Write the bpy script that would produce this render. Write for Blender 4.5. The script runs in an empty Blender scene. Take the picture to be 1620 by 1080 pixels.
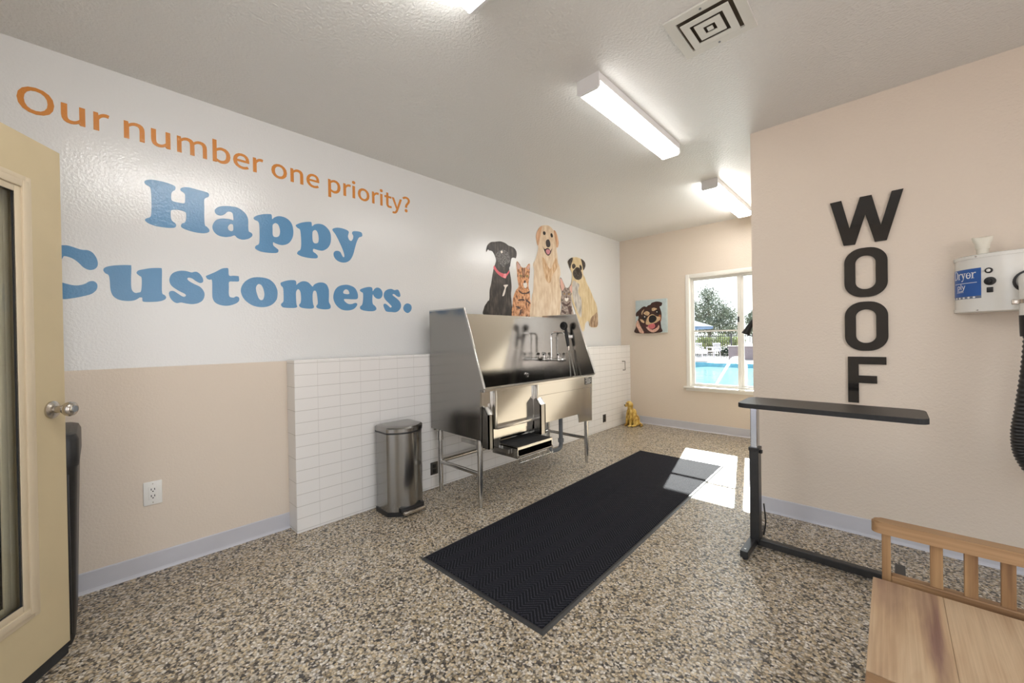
import bpy, bmesh, math, random
from mathutils import Vector, Matrix
from mathutils.geometry import interpolate_bezier
S = bpy.context.scene
COL = S.collection
random.seed(7)
PI = math.pi

# ------------------------------------------------------------------ camera
CAM_POS = Vector((2.961, 0.0, 1.2496))
YAW, PITCH, ROLL, FPX = 0.7617, -0.0054, -0.0159, 628.996
cy_, sy_ = math.cos(YAW), math.sin(YAW)
fwd0, right0, up0 = Vector((-sy_, cy_, 0)), Vector((cy_, sy_, 0)), Vector((0, 0, 1))
fwd = fwd0 * math.cos(PITCH) + up0 * math.sin(PITCH)
up1 = up0 * math.cos(PITCH) - fwd0 * math.sin(PITCH)
rgt = right0 * math.cos(ROLL) + up1 * math.sin(ROLL)
upv = up1 * math.cos(ROLL) - right0 * math.sin(ROLL)
cam = bpy.data.cameras.new('camera')
cam.sensor_fit = 'HORIZONTAL'
cam.sensor_width = 36.0
cam.lens = FPX / 1620 * 36.0
cam.clip_start = 0.02
cam_ob = bpy.data.objects.new('camera', cam)
COL.objects.link(cam_ob)
cam_ob.matrix_world = Matrix(((rgt.x, upv.x, -fwd.x, CAM_POS.x), (rgt.y, upv.y, -fwd.y, CAM_POS.y),
                              (rgt.z, upv.z, -fwd.z, CAM_POS.z), (0, 0, 0, 1)))
S.camera = cam_ob

# ------------------------------------------------------------------ view, sky, sun
S.view_settings.view_transform = 'Standard'
S.view_settings.look = 'None'
S.view_settings.gamma = 1.0
S.view_settings.use_curve_mapping = False
S.view_settings.exposure = 0.0
LAMP = 11.0            # radiance of the lit fluorescent lenses
SKY = 2.5
SUN = 33.0
world = bpy.data.worlds.new('sky')
S.world = world
world.use_nodes = True
wn = world.node_tree
wn.nodes.clear()
wo = wn.nodes.new('ShaderNodeOutputWorld')
wb = wn.nodes.new('ShaderNodeBackground')
tc = wn.nodes.new('ShaderNodeTexCoord')
sx = wn.nodes.new('ShaderNodeSeparateXYZ')
cr = wn.nodes.new('ShaderNodeValToRGB')
cr.color_ramp.elements[0].position = 0.0
cr.color_ramp.elements[0].color = (1.0, 1.0, 1.0, 1)
cr.color_ramp.elements[1].position = 0.8
cr.color_ramp.elements[1].color = (0.72, 0.85, 1.0, 1)
wn.links.new(tc.outputs['Generated'], sx.inputs[0])
wn.links.new(sx.outputs['Z'], cr.inputs[0])
wn.links.new(cr.outputs[0], wb.inputs['Color'])
wb.inputs['Strength'].default_value = SKY
wn.links.new(wb.outputs[0], wo.inputs[0])
sun = bpy.data.lights.new('sun', 'SUN')
sun.energy = SUN
sun.angle = 0.009
sun.color = (1.0, 0.97, 0.92)
sun_ob = bpy.data.objects.new('sun', sun)
COL.objects.link(sun_ob)
sun_ob.rotation_euler = Vector((0.231, -1.0, -0.667)).to_track_quat('-Z', 'Y').to_euler()
sun_ob.location = (-4, 20, 14)

# ------------------------------------------------------------------ materials
def srgb(r, g, b):
    f = lambda c: (c / 255 / 12.92) if c / 255 <= 0.04045 else ((c / 255 + 0.055) / 1.055) ** 2.4
    return (f(r), f(g), f(b), 1.0)

def mat(name, col, rough=0.5, metal=0.0, noise=None, bump=None, spec=0.5, coat=0.0, emit=None, aniso=0.0, stretch=(1, 1, 1)):
    """noise=(scale, amount) mottles the colour, bump=(scale, strength, distance)"""
    m = bpy.data.materials.new(name)
    m.use_nodes = True
    nt = m.node_tree
    b = nt.nodes['Principled BSDF']
    c = col if len(col) == 4 else (*col, 1.0)
    b.inputs['Base Color'].default_value = c
    b.inputs['Roughness'].default_value = rough
    b.inputs['Metallic'].default_value = metal
    b.inputs['Specular IOR Level'].default_value = spec
    b.inputs['Coat Weight'].default_value = coat
    b.inputs['Coat Roughness'].default_value = 0.15
    b.inputs['Anisotropic'].default_value = aniso
    t = nt.nodes.new('ShaderNodeTexCoord')
    mp = nt.nodes.new('ShaderNodeMapping')
    mp.inputs['Scale'].default_value = stretch
    nt.links.new(t.outputs['Object'], mp.inputs[0])
    if noise:
        n = nt.nodes.new('ShaderNodeTexNoise')
        n.inputs['Scale'].default_value = noise[0]
        n.inputs['Detail'].default_value = 4
        nt.links.new(mp.outputs[0], n.inputs['Vector'])
        r = nt.nodes.new('ShaderNodeValToRGB')
        a = noise[1]
        r.color_ramp.elements[0].position = 0.3
        r.color_ramp.elements[1].position = 0.7
        r.color_ramp.elements[0].color = (c[0] * (1 - a), c[1] * (1 - a), c[2] * (1 - a), 1)
        r.color_ramp.elements[1].color = (min(1, c[0] * (1 + a)), min(1, c[1] * (1 + a)), min(1, c[2] * (1 + a)), 1)
        nt.links.new(n.outputs['Fac'], r.inputs[0])
        nt.links.new(r.outputs[0], b.inputs['Base Color'])
    if bump:
        n2 = nt.nodes.new('ShaderNodeTexNoise')
        n2.inputs['Scale'].default_value = bump[0]
        n2.inputs['Detail'].default_value = 3
        nt.links.new(mp.outputs[0], n2.inputs['Vector'])
        bp = nt.nodes.new('ShaderNodeBump')
        bp.inputs['Strength'].default_value = bump[1]
        bp.inputs['Distance'].default_value = bump[2]
        nt.links.new(n2.outputs['Fac'], bp.inputs['Height'])
        nt.links.new(bp.outputs[0], b.inputs['Normal'])
    if emit:
        b.inputs['Emission Color'].default_value = (*emit[0], 1)
        b.inputs['Emission Strength'].default_value = emit[1]
    return m

def ramp(nt, stops):
    r = nt.nodes.new('ShaderNodeValToRGB')
    e = r.color_ramp.elements
    while len(e) < len(stops):
        e.new(0.5)
    for k, (p, c) in enumerate(stops):
        e[k].position = p
        e[k].color = c if len(c) == 4 else (*c, 1)
    return r

WHITE_PAINT = srgb(220, 221, 221)
BEIGE = srgb(222, 209, 194)

def wall_left_material():
    m = mat('painted drywall white over beige', WHITE_PAINT, 0.15, bump=(85, 0.27, 0.0045), spec=0.7)
    nt = m.node_tree
    b = nt.nodes['Principled BSDF']
    g = nt.nodes.new('ShaderNodeNewGeometry')
    s = nt.nodes.new('ShaderNodeSeparateXYZ')
    nt.links.new(g.outputs['Position'], s.inputs[0])
    gt = nt.nodes.new('ShaderNodeMath')
    gt.operation = 'GREATER_THAN'
    gt.inputs[1].default_value = 1.128
    nt.links.new(s.outputs['Z'], gt.inputs[0])
    mx = nt.nodes.new('ShaderNodeMix')
    mx.data_type = 'RGBA'
    mx.inputs[6].default_value = BEIGE
    mx.inputs[7].default_value = WHITE_PAINT
    nt.links.new(gt.outputs[0], mx.inputs[0])
    nt.links.new(mx.outputs[2], b.inputs['Base Color'])
    mr = nt.nodes.new('ShaderNodeMapRange')
    mr.inputs['To Min'].default_value = 0.62
    mr.inputs['To Max'].default_value = 0.14
    nt.links.new(gt.outputs[0], mr.inputs[0])
    nt.links.new(mr.outputs[0], b.inputs['Roughness'])
    return m

def floor_material():
    m = mat('pebble epoxy floor', (0.3, 0.27, 0.22), 0.34, spec=0.45, coat=0.12)
    nt = m.node_tree
    b = nt.nodes['Principled BSDF']
    t = nt.nodes.new('ShaderNodeTexCoord')
    n = nt.nodes.new('ShaderNodeTexNoise')
    n.inputs['Scale'].default_value = 60
    nt.links.new(t.outputs['Object'], n.inputs['Vector'])
    mxv = nt.nodes.new('ShaderNodeMix')
    mxv.data_type = 'VECTOR'
    mxv.inputs[0].default_value = 0.012
    nt.links.new(t.outputs['Object'], mxv.inputs[4])
    nt.links.new(n.outputs['Color'], mxv.inputs[5])
    v = nt.nodes.new('ShaderNodeTexVoronoi')
    v.inputs['Scale'].default_value = 106
    nt.links.new(mxv.outputs[1], v.inputs['Vector'])
    sc = nt.nodes.new('ShaderNodeSeparateColor')
    nt.links.new(v.outputs['Color'], sc.inputs[0])
    r = ramp(nt, [(0.0, srgb(52, 49, 47)), (0.12, srgb(84, 79, 75)), (0.26, srgb(156, 142, 120)), (0.42, srgb(200, 180, 146)),
                  (0.58, srgb(176, 170, 162)), (0.72, srgb(222, 206, 176)), (0.86, srgb(206, 200, 192)), (1.0, srgb(242, 236, 226))])
    nt.links.new(sc.outputs[0], r.inputs[0])
    # dark binder between the stones
    rd = ramp(nt, [(0.0, (1, 1, 1)), (0.45, (1, 1, 1)), (0.85, (0.35, 0.33, 0.3))])
    nt.links.new(v.outputs['Distance'], rd.inputs[0])
    mul = nt.nodes.new('ShaderNodeMix')
    mul.data_type = 'RGBA'
    mul.blend_type = 'MULTIPLY'
    mul.inputs[0].default_value = 1
    nt.links.new(r.outputs[0], mul.inputs[6])
    nt.links.new(rd.outputs[0], mul.inputs[7])
    # broad wear
    n2 = nt.nodes.new('ShaderNodeTexNoise')
    n2.inputs['Scale'].default_value = 1.6
    n2.inputs['Detail'].default_value = 3
    nt.links.new(t.outputs['Object'], n2.inputs['Vector'])
    r2 = ramp(nt, [(0.35, (0.90, 0.88, 0.85)), (0.65, (1.0, 1.0, 1.0))])
    nt.links.new(n2.outputs['Fac'], r2.inputs[0])
    mul2 = nt.nodes.new('ShaderNodeMix')
    mul2.data_type = 'RGBA'
    mul2.blend_type = 'MULTIPLY'
    mul2.inputs[0].default_value = 1
    nt.links.new(mul.outputs[2], mul2.inputs[6])
    nt.links.new(r2.outputs[0], mul2.inputs[7])
    nt.links.new(mul2.outputs[2], b.inputs['Base Color'])
    bp = nt.nodes.new('ShaderNodeBump')
    bp.invert = True
    bp.inputs['Strength'].default_value = 0.35
    bp.inputs['Distance'].default_value = 0.004
    nt.links.new(v.outputs['Distance'], bp.inputs['Height'])
    nt.links.new(bp.outputs[0], b.inputs['Normal'])
    return m

def tile_material():
    """white glazed tiles 6 x 3 inch, stack bond; object Y runs along the wall"""
    m = mat('white wall tile', srgb(232, 230, 227), 0.22, spec=0.5)
    nt = m.node_tree
    b = nt.nodes['Principled BSDF']
    g = nt.nodes.new('ShaderNodeNewGeometry')
    s = nt.nodes.new('ShaderNodeSeparateXYZ')
    nt.links.new(g.outputs['Position'], s.inputs[0])
    sn = nt.nodes.new('ShaderNodeSeparateXYZ')
    nt.links.new(g.outputs['True Normal'], sn.inputs[0])
    def line(sock, off, period, half):
        a = nt.nodes.new('ShaderNodeMath'); a.operation = 'ADD'; a.inputs[1].default_value = off
        nt.links.new(sock, a.inputs[0])
        d = nt.nodes.new('ShaderNodeMath'); d.operation = 'PINGPONG'; d.inputs[1].default_value = period / 2
        nt.links.new(a.outputs[0], d.inputs[0])
        r = nt.nodes.new('ShaderNodeMapRange'); r.inputs['From Min'].default_value = half * 0.5
        r.inputs['From Max'].default_value = half * 1.5
        nt.links.new(d.outputs[0], r.inputs[0])
        return r.outputs[0]
    lz = line(s.outputs['Z'], -0.018, 0.0783, 0.0013)
    ly = line(s.outputs['Y'], -0.8915 + 0.006, 0.150, 0.0011)
    lx = line(s.outputs['X'], 0.001, 0.150, 0.0011)
    # end face uses X joints and every second row
    lz2 = line(s.outputs['Z'], -0.018, 0.1566, 0.0013)
    ab = nt.nodes.new('ShaderNodeMath'); ab.operation = 'ABSOLUTE'
    nt.links.new(sn.outputs['Y'], ab.inputs[0])
    gt = nt.nodes.new('ShaderNodeMath'); gt.operation = 'GREATER_THAN'; gt.inputs[1].default_value = 0.5
    nt.links.new(ab.outputs[0], gt.inputs[0])
    def mixf(f, a, c):
        x = nt.nodes.new('ShaderNodeMix'); x.data_type = 'FLOAT'
        nt.links.new(f, x.inputs[0]); nt.links.new(a, x.inputs[2]); nt.links.new(c, x.inputs[3])
        return x.outputs[0]
    h = nt.nodes.new('ShaderNodeMath'); h.operation = 'MINIMUM'
    nt.links.new(mixf(gt.outputs[0], lz, lz2), h.inputs[0])
    nt.links.new(mixf(gt.outputs[0], ly, lx), h.inputs[1])
    # vertical joints are faint: tiles butt closely
    hv = nt.nodes.new('ShaderNodeMath'); hv.operation = 'MULTIPLY_ADD'; hv.inputs[1].default_value = 0.5; hv.inputs[2].default_value = 0.5
    nt.links.new(mixf(gt.outputs[0], ly, lx), hv.inputs[0])
    h2 = nt.nodes.new('ShaderNodeMath'); h2.operation = 'MINIMUM'
    nt.links.new(mixf(gt.outputs[0], lz, lz2), h2.inputs[0]); nt.links.new(hv.outputs[0], h2.inputs[1])
    r = ramp(nt, [(0.0, srgb(188, 185, 181)), (1.0, srgb(232, 230, 228))])
    nt.links.new(h2.outputs[0], r.inputs[0])
    nt.links.new(r.outputs[0], b.inputs['Base Color'])
    bp = nt.nodes.new('ShaderNodeBump'); bp.inputs['Strength'].default_value = 0.6; bp.inputs['Distance'].default_value = 0.0015
    nt.links.new(h.outputs[0], bp.inputs['Height'])
    nt.links.new(bp.outputs[0], b.inputs['Normal'])
    return m

def mat_carpet():
    m = mat('black ribbed carpet', (0.02, 0.021, 0.026), 0.95, spec=0.15)
    nt = m.node_tree
    b = nt.nodes['Principled BSDF']
    t = nt.nodes.new('ShaderNodeTexCoord')
    s = nt.nodes.new('ShaderNodeSeparateXYZ')
    nt.links.new(t.outputs['Object'], s.inputs[0])
    def math2(op, a, v=None, c=None):
        x = nt.nodes.new('ShaderNodeMath'); x.operation = op
        nt.links.new(a, x.inputs[0])
        if c is not None: nt.links.new(c, x.inputs[1])
        elif v is not None: x.inputs[1].default_value = v
        return x.outputs[0]
    # herringbone: ribs at +-45 degrees, flipping sign every 6 cm across the mat
    tri = math2('PINGPONG', s.outputs['X'], 0.06)
    ph = math2('ADD', s.outputs['Y'], None, tri)
    rib = math2('PINGPONG', ph, 0.011)
    r = nt.nodes.new('ShaderNodeMapRange'); r.inputs['From Max'].default_value = 0.011
    nt.links.new(rib, r.inputs[0])
    n = nt.nodes.new('ShaderNodeTexNoise'); n.inputs['Scale'].default_value = 260; n.inputs['Detail'].default_value = 2
    nt.links.new(t.outputs['Object'], n.inputs['Vector'])
    mu = math2('MULTIPLY', r.outputs[0], None, n.outputs['Fac'])
    cr2 = ramp(nt, [(0.0, srgb(20, 20, 24)), (0.4, srgb(40, 41, 48)), (0.75, srgb(92, 92, 100))])
    nt.links.new(mu, cr2.inputs[0])
    nt.links.new(cr2.outputs[0], b.inputs['Base Color'])
    bp = nt.nodes.new('ShaderNodeBump'); bp.inputs['Strength'].default_value = 0.8; bp.inputs['Distance'].default_value = 0.004
    nt.links.new(mu, bp.inputs['Height']); nt.links.new(bp.outputs[0], b.inputs['Normal'])
    return m

def wood(name, c0, c1, c2, axis='Y', scale=1.0, rough=0.42):
    m = mat(name, c1, rough, spec=0.4)
    nt = m.node_tree
    b = nt.nodes['Principled BSDF']
    t = nt.nodes.new('ShaderNodeTexCoord')
    mp = nt.nodes.new('ShaderNodeMapping')
    sc = {'X': (0.9, 9, 9), 'Y': (9, 0.9, 9), 'Z': (9, 9, 0.9)}[axis]
    mp.inputs['Scale'].default_value = tuple(k * scale for k in sc)
    nt.links.new(t.outputs['Object'], mp.inputs[0])
    n = nt.nodes.new('ShaderNodeTexNoise'); n.inputs['Scale'].default_value = 1.0; n.inputs['Detail'].default_value = 6
    n.inputs['Distortion'].default_value = 0.6
    nt.links.new(mp.outputs[0], n.inputs['Vector'])
    r = ramp(nt, [(0.3, c0), (0.46, c1), (0.62, c2), (0.72, c1)])
    nt.links.new(n.outputs['Fac'], r.inputs[0])
    mp2 = nt.nodes.new('ShaderNodeMapping')
    sc2 = {'X': (3, 160, 160), 'Y': (160, 3, 160), 'Z': (160, 160, 3)}[axis]
    mp2.inputs['Scale'].default_value = sc2
    nt.links.new(t.outputs['Object'], mp2.inputs[0])
    n2 = nt.nodes.new('ShaderNodeTexNoise'); n2.inputs['Scale'].default_value = 1.0; n2.inputs['Detail'].default_value = 3
    nt.links.new(mp2.outputs[0], n2.inputs['Vector'])
    r2 = ramp(nt, [(0.3, (0.8, 0.78, 0.76)), (0.7, (1, 1, 1))])
    nt.links.new(n2.outputs['Fac'], r2.inputs[0])
    mx = nt.nodes.new('ShaderNodeMix'); mx.data_type = 'RGBA'; mx.blend_type = 'MULTIPLY'; mx.inputs[0].default_value = 1
    nt.links.new(r.outputs[0], mx.inputs[6]); nt.links.new(r2.outputs[0], mx.inputs[7])
    nt.links.new(mx.outputs[2], b.inputs['Base Color'])
    return m

def glass_material():
    m = bpy.data.materials.new('clear window glass')
    m.use_nodes = True
    nt = m.node_tree
    nt.nodes.clear()
    o = nt.nodes.new('ShaderNodeOutputMaterial')
    tr = nt.nodes.new('ShaderNodeBsdfTransparent'); tr.inputs[0].default_value = (0.96, 0.985, 0.975, 1)
    gl = nt.nodes.new('ShaderNodeBsdfGlossy'); gl.inputs['Roughness'].default_value = 0.0
    lw = nt.nodes.new('ShaderNodeLayerWeight')
    pw = nt.nodes.new('ShaderNodeMath'); pw.operation = 'POWER'; pw.inputs[1].default_value = 5.0
    nt.links.new(lw.outputs['Facing'], pw.inputs[0])
    f = nt.nodes.new('ShaderNodeMapRange'); f.inputs['To Min'].default_value = 0.04
    nt.links.new(pw.outputs[0], f.inputs[0])
    mx = nt.nodes.new('ShaderNodeMixShader')
    nt.links.new(f.outputs[0], mx.inputs[0]); nt.links.new(tr.outputs[0], mx.inputs[1]); nt.links.new(gl.outputs[0], mx.inputs[2])
    nt.links.new(mx.outputs[0], o.inputs[0])
    return m

def steel(name, axis, col=(0.52, 0.505, 0.48), rough=0.14):
    m = mat(name, col, rough, 1.0)
    nt = m.node_tree
    b = nt.nodes['Principled BSDF']
    t = nt.nodes.new('ShaderNodeTexCoord'); mp = nt.nodes.new('ShaderNodeMapping')
    mp.inputs['Scale'].default_value = {'X': (1, 500, 500), 'Y': (500, 1, 500), 'Z': (500, 500, 1)}[axis]
    nt.links.new(t.outputs['Object'], mp.inputs[0])
    n = nt.nodes.new('ShaderNodeTexNoise'); n.inputs['Scale'].default_value = 1.0; n.inputs['Detail'].default_value = 2
    nt.links.new(mp.outputs[0], n.inputs['Vector'])
    mr = nt.nodes.new('ShaderNodeMapRange'); mr.inputs['To Min'].default_value = rough * 0.9; mr.inputs['To Max'].default_value = rough * 1.12
    nt.links.new(n.outputs['Fac'], mr.inputs[0]); nt.links.new(mr.outputs[0], b.inputs['Roughness'])
    bp = nt.nodes.new('ShaderNodeBump'); bp.inputs['Strength'].default_value = 0.012; bp.inputs['Distance'].default_value = 0.001
    nt.links.new(n.outputs['Fac'], bp.inputs['Height']); nt.links.new(bp.outputs[0], b.inputs['Normal'])
    return m

def coat_fur(name, c0, c1, c2, scale=30, stretch=(1, 1, 0.35)):
    """printed animal coat"""
    m = mat(name, c1, 0.35, spec=0.4)
    nt = m.node_tree
    b = nt.nodes['Principled BSDF']
    t = nt.nodes.new('ShaderNodeTexCoord'); mp = nt.nodes.new('ShaderNodeMapping'); mp.inputs['Scale'].default_value = stretch
    nt.links.new(t.outputs['Object'], mp.inputs[0])
    n = nt.nodes.new('ShaderNodeTexNoise'); n.inputs['Scale'].default_value = scale; n.inputs['Detail'].default_value = 4
    nt.links.new(mp.outputs[0], n.inputs['Vector'])
    r = ramp(nt, [(0.34, c0), (0.5, c1), (0.66, c2)])
    nt.links.new(n.outputs['Fac'], r.inputs[0]); nt.links.new(r.outputs[0], b.inputs['Base Color'])
    return m

# ------------------------------------------------------------------ objects
XF = {}

def smooth(o, angle=0.7):
    me = o.data
    for p in me.polygons:
        p.use_smooth = True
    try:
        me.set_sharp_from_angle(angle=angle)
    except Exception:
        pass

def props(o, label=None, cat=None, group=None, kind=None):
    if label: o['label'] = label
    if cat: o['category'] = cat
    if group: o['group'] = group
    if kind: o['kind'] = kind
    return o

def thing(name, label, cat, loc=(0, 0, 0), rotz=0.0, group=None, kind=None):
    o = bpy.data.objects.new(name, None)
    o.empty_display_size = 0.1
    COL.objects.link(o)
    o.location = loc
    o.rotation_euler = (0, 0, rotz)
    XF[o.name] = Matrix.Translation(loc) @ Matrix.Rotation(rotz, 4, 'Z')
    return props(o, label, cat, group, kind)

def obj(name, bm, material, parent=None, sm=True, label=None, local=False, loc=None, angle=0.7):
    """bm holds world coordinates (or the parent's own when local=True)"""
    bmesh.ops.recalc_face_normals(bm, faces=bm.faces)
    me = bpy.data.meshes.new(name)
    if parent is not None:
        X = XF[parent.name]
        if not local:
            bm.transform(X.inverted())
    else:
        if loc is None:
            vs = [v.co for v in bm.verts]
            loc = Vector(((min(v.x for v in vs) + max(v.x for v in vs)) / 2, (min(v.y for v in vs) + max(v.y for v in vs)) / 2, min(v.z for v in vs)))
        X = Matrix.Translation(loc)
        bm.transform(X.inverted())
    bm.to_mesh(me)
    bm.free()
    o = bpy.data.objects.new(name, me)
    COL.objects.link(o)
    me.materials.append(material)
    if parent is not None:
        o.parent = parent
    else:
        o.location = loc
    XF[o.name] = X
    if sm: smooth(o, angle)
    if label: o['label'] = label
    return o

def solo(name, bm, material, label, cat, group=None, kind=None, sm=True, angle=0.7):
    return props(obj(name, bm, material, None, sm, angle=angle), label, cat, group, kind)

def struct(name, bm, material, label, cat, sm=False):
    return solo(name, bm, material, label, cat, kind='structure', sm=sm)

def dup(root, loc=None, rotz=None, label=None):
    r = root.copy(); COL.objects.link(r)
    if loc is not None: r.location = loc
    if rotz is not None: r.rotation_euler = (0, 0, rotz)
    if label: r['label'] = label
    for ch in list(root.children):
        c = ch.copy(); COL.objects.link(c); c.parent = r
        for g in ch.children:
            d = g.copy(); COL.objects.link(d); d.parent = c
    return r

def new(): return bmesh.new()

def box(bm, x0, x1, y0, y1, z0, z1, bev=0.0, seg=2):
    r = bmesh.ops.create_cube(bm, size=1.0)
    vs = r['verts']
    for v in vs:
        v.co = Vector(((x0 + x1) / 2 + v.co.x * (x1 - x0), (y0 + y1) / 2 + v.co.y * (y1 - y0), (z0 + z1) / 2 + v.co.z * (z1 - z0)))
    if bev > 0:
        es = list({e for v in vs for e in v.link_edges})
        bmesh.ops.bevel(bm, geom=es, offset=bev, segments=seg, affect='EDGES', profile=0.5)
    return bm

def B(*a, **k): return box(new(), *a, **k)

def tube(bm, pts, rad, seg=12, cap=True, closed=False):
    """round tube along a polyline; rad may be a list"""
    pts = [Vector(p) for p in pts]
    n = len(pts)
    rads = rad if isinstance(rad, (list, tuple)) else [rad] * n
    rings = []
    up = None
    for i in range(n):
        if closed:
            d = pts[(i + 1) % n] - pts[(i - 1) % n]
        elif i == 0: d = pts[1] - pts[0]
        elif i == n - 1: d = pts[-1] - pts[-2]
        else:
            d = (pts[i + 1] - pts[i]).normalized() + (pts[i] - pts[i - 1]).normalized()
        if d.length < 1e-9: d = Vector((0, 0, 1))
        d.normalize()
        if up is None:
            up = Vector((0, 0, 1)) if abs(d.z) < 0.9 else Vector((1, 0, 0))
        s = d.cross(up)
        if s.length < 1e-6:
            up = Vector((0, 1, 0)); s = d.cross(up)
        s.normalize()
        up = s.cross(d).normalized()
        rings.append([bm.verts.new(pts[i] + (s * math.cos(2 * PI * k / seg) + up * math.sin(2 * PI * k / seg)) * rads[i]) for k in range(seg)])
    m = n if closed else n - 1
    for i in range(m):
        a, b = rings[i], rings[(i + 1) % n]
        for k in range(seg):
            bm.faces.new((a[k], a[(k + 1) % seg], b[(k + 1) % seg], b[k]))
    if cap and not closed:
        bm.faces.new(rings[0]); bm.faces.new(rings[-1])
    return bm

def T(pts, rad, **k): return tube(new(), pts, rad, **k)

def arc_pts(p0, p1, p2, n=8):
    """quadratic bend"""
    p0, p1, p2 = Vector(p0), Vector(p1), Vector(p2)
    return [p0 * (1 - t) ** 2 + p1 * 2 * t * (1 - t) + p2 * t * t for t in [i / n for i in range(n + 1)]]

def lathe(bm, prof, center=(0, 0, 0), axis=(0, 0, 1), seg=24):
    """prof = [(radius, height)]"""
    ax = Vector(axis).normalized()
    q = ax.to_track_quat('Z', 'Y').to_matrix()
    c = Vector(center)
    rings = []
    for r, h in prof:
        r = max(r, 1e-5)
        rings.append([bm.verts.new(c + q @ Vector((r * math.cos(2 * PI * k / seg), r * math.sin(2 * PI * k / seg), h))) for k in range(seg)])
    for a, b in zip(rings, rings[1:]):
        for k in range(seg):
            bm.faces.new((a[k], a[(k + 1) % seg], b[(k + 1) % seg], b[k]))
    bm.faces.new(rings[0]); bm.faces.new(rings[-1])
    return bm

def prism(bm, pts3, ext):
    """extrude a planar outline by a vector"""
    e = Vector(ext)
    a = [bm.verts.new(Vector(p)) for p in pts3]
    b = [bm.verts.new(Vector(p) + e) for p in pts3]
    n = len(a)
    bm.faces.new(a); bm.faces.new(b)
    for i in range(n):
        bm.faces.new((a[i], a[(i + 1) % n], b[(i + 1) % n], b[i]))
    return bm

def rrect(w, h, r, n=6, cx=0, cy=0):
    o = []
    for (sx_, sy2, a0) in ((1, 1, 0), (-1, 1, 90), (-1, -1, 180), (1, -1, 270)):
        for k in range(n + 1):
            a = math.radians(a0 + 90 * k / n)
            o.append((cx + sx_ * (w / 2 - r) + r * math.cos(a), cy + sy2 * (h / 2 - r) + r * math.sin(a)))
    return o

def catmull(pts, sub=4):
    n = len(pts); out = []
    for i in range(n):
        p0, p1, p2, p3 = (Vector(pts[(i + k) % n]) for k in (-1, 0, 1, 2))
        for j in range(sub):
            t = j / sub
            out.append(tuple(0.5 * ((2 * p1) + (p2 - p0) * t + (2 * p0 - 5 * p1 + 4 * p2 - p3) * t * t + (3 * p1 - p0 - 3 * p2 + p3) * t ** 3)))
    return out

def flat(rings, depth, place, smooth_sub=4, fat=0.0):
    """filled outline (with holes) extruded by depth; place maps (u, v, w) to world"""
    cu = bpy.data.curves.new('outline', 'CURVE')
    cu.dimensions = '2D'
    cu.fill_mode = 'BOTH'
    cu.extrude = depth / 2
    cu.offset = fat
    for r in rings:
        q = catmull(r, smooth_sub) if smooth_sub else r
        s = cu.splines.new('POLY')
        s.points.add(len(q) - 1)
        for k, (u, v) in enumerate(q):
            s.points[k].co = (u, v, 0, 1)
        s.use_cyclic_u = True
    o = bpy.data.objects.new('outline', cu)
    COL.objects.link(o)
    dg = bpy.context.evaluated_depsgraph_get()
    me = bpy.data.meshes.new_from_object(o.evaluated_get(dg))
    bm = new(); bm.from_mesh(me)
    bpy.data.objects.remove(o); bpy.data.curves.remove(cu); bpy.data.meshes.remove(me)
    bmesh.ops.remove_doubles(bm, verts=bm.verts, dist=1e-6)
    for v in bm.verts:
        v.co = Vector(place(v.co.x, v.co.y, v.co.z + depth / 2))
    return bm

def pairs(q): return [(q[i] / 1000, q[i + 1] / 1000) for i in range(0, len(q), 2)]

def join_bm(*bms):
    r = bms[0]
    for b in bms[1:]:
        me = bpy.data.meshes.new('t'); b.to_mesh(me); r.from_mesh(me); b.free(); bpy.data.meshes.remove(me)
    return r

def remesh(bm, voxel, smooth_it=6):
    me = bpy.data.meshes.new('t'); bm.to_mesh(me); bm.free()
    o = bpy.data.objects.new('t', me); COL.objects.link(o)
    md = o.modifiers.new('r', 'REMESH'); md.mode = 'VOXEL'; md.voxel_size = voxel
    sm_ = o.modifiers.new('s', 'SMOOTH'); sm_.iterations = smooth_it; sm_.factor = 0.5
    dg = bpy.context.evaluated_depsgraph_get()
    m2 = bpy.data.meshes.new_from_object(o.evaluated_get(dg))
    r = new(); r.from_mesh(m2)
    bpy.data.objects.remove(o); bpy.data.meshes.remove(me); bpy.data.meshes.remove(m2)
    return r

def ball(bm, c, r, seg=16, scale=(1, 1, 1), rot=None):
    q = bmesh.ops.create_uvsphere(bm, u_segments=seg, v_segments=max(8, seg // 2), radius=1.0)
    for v in q['verts']:
        p = Vector((v.co.x * r * scale[0], v.co.y * r * scale[1], v.co.z * r * scale[2]))
        if rot: p = rot @ p
        v.co = p + Vector(c)
    return bm

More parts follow.
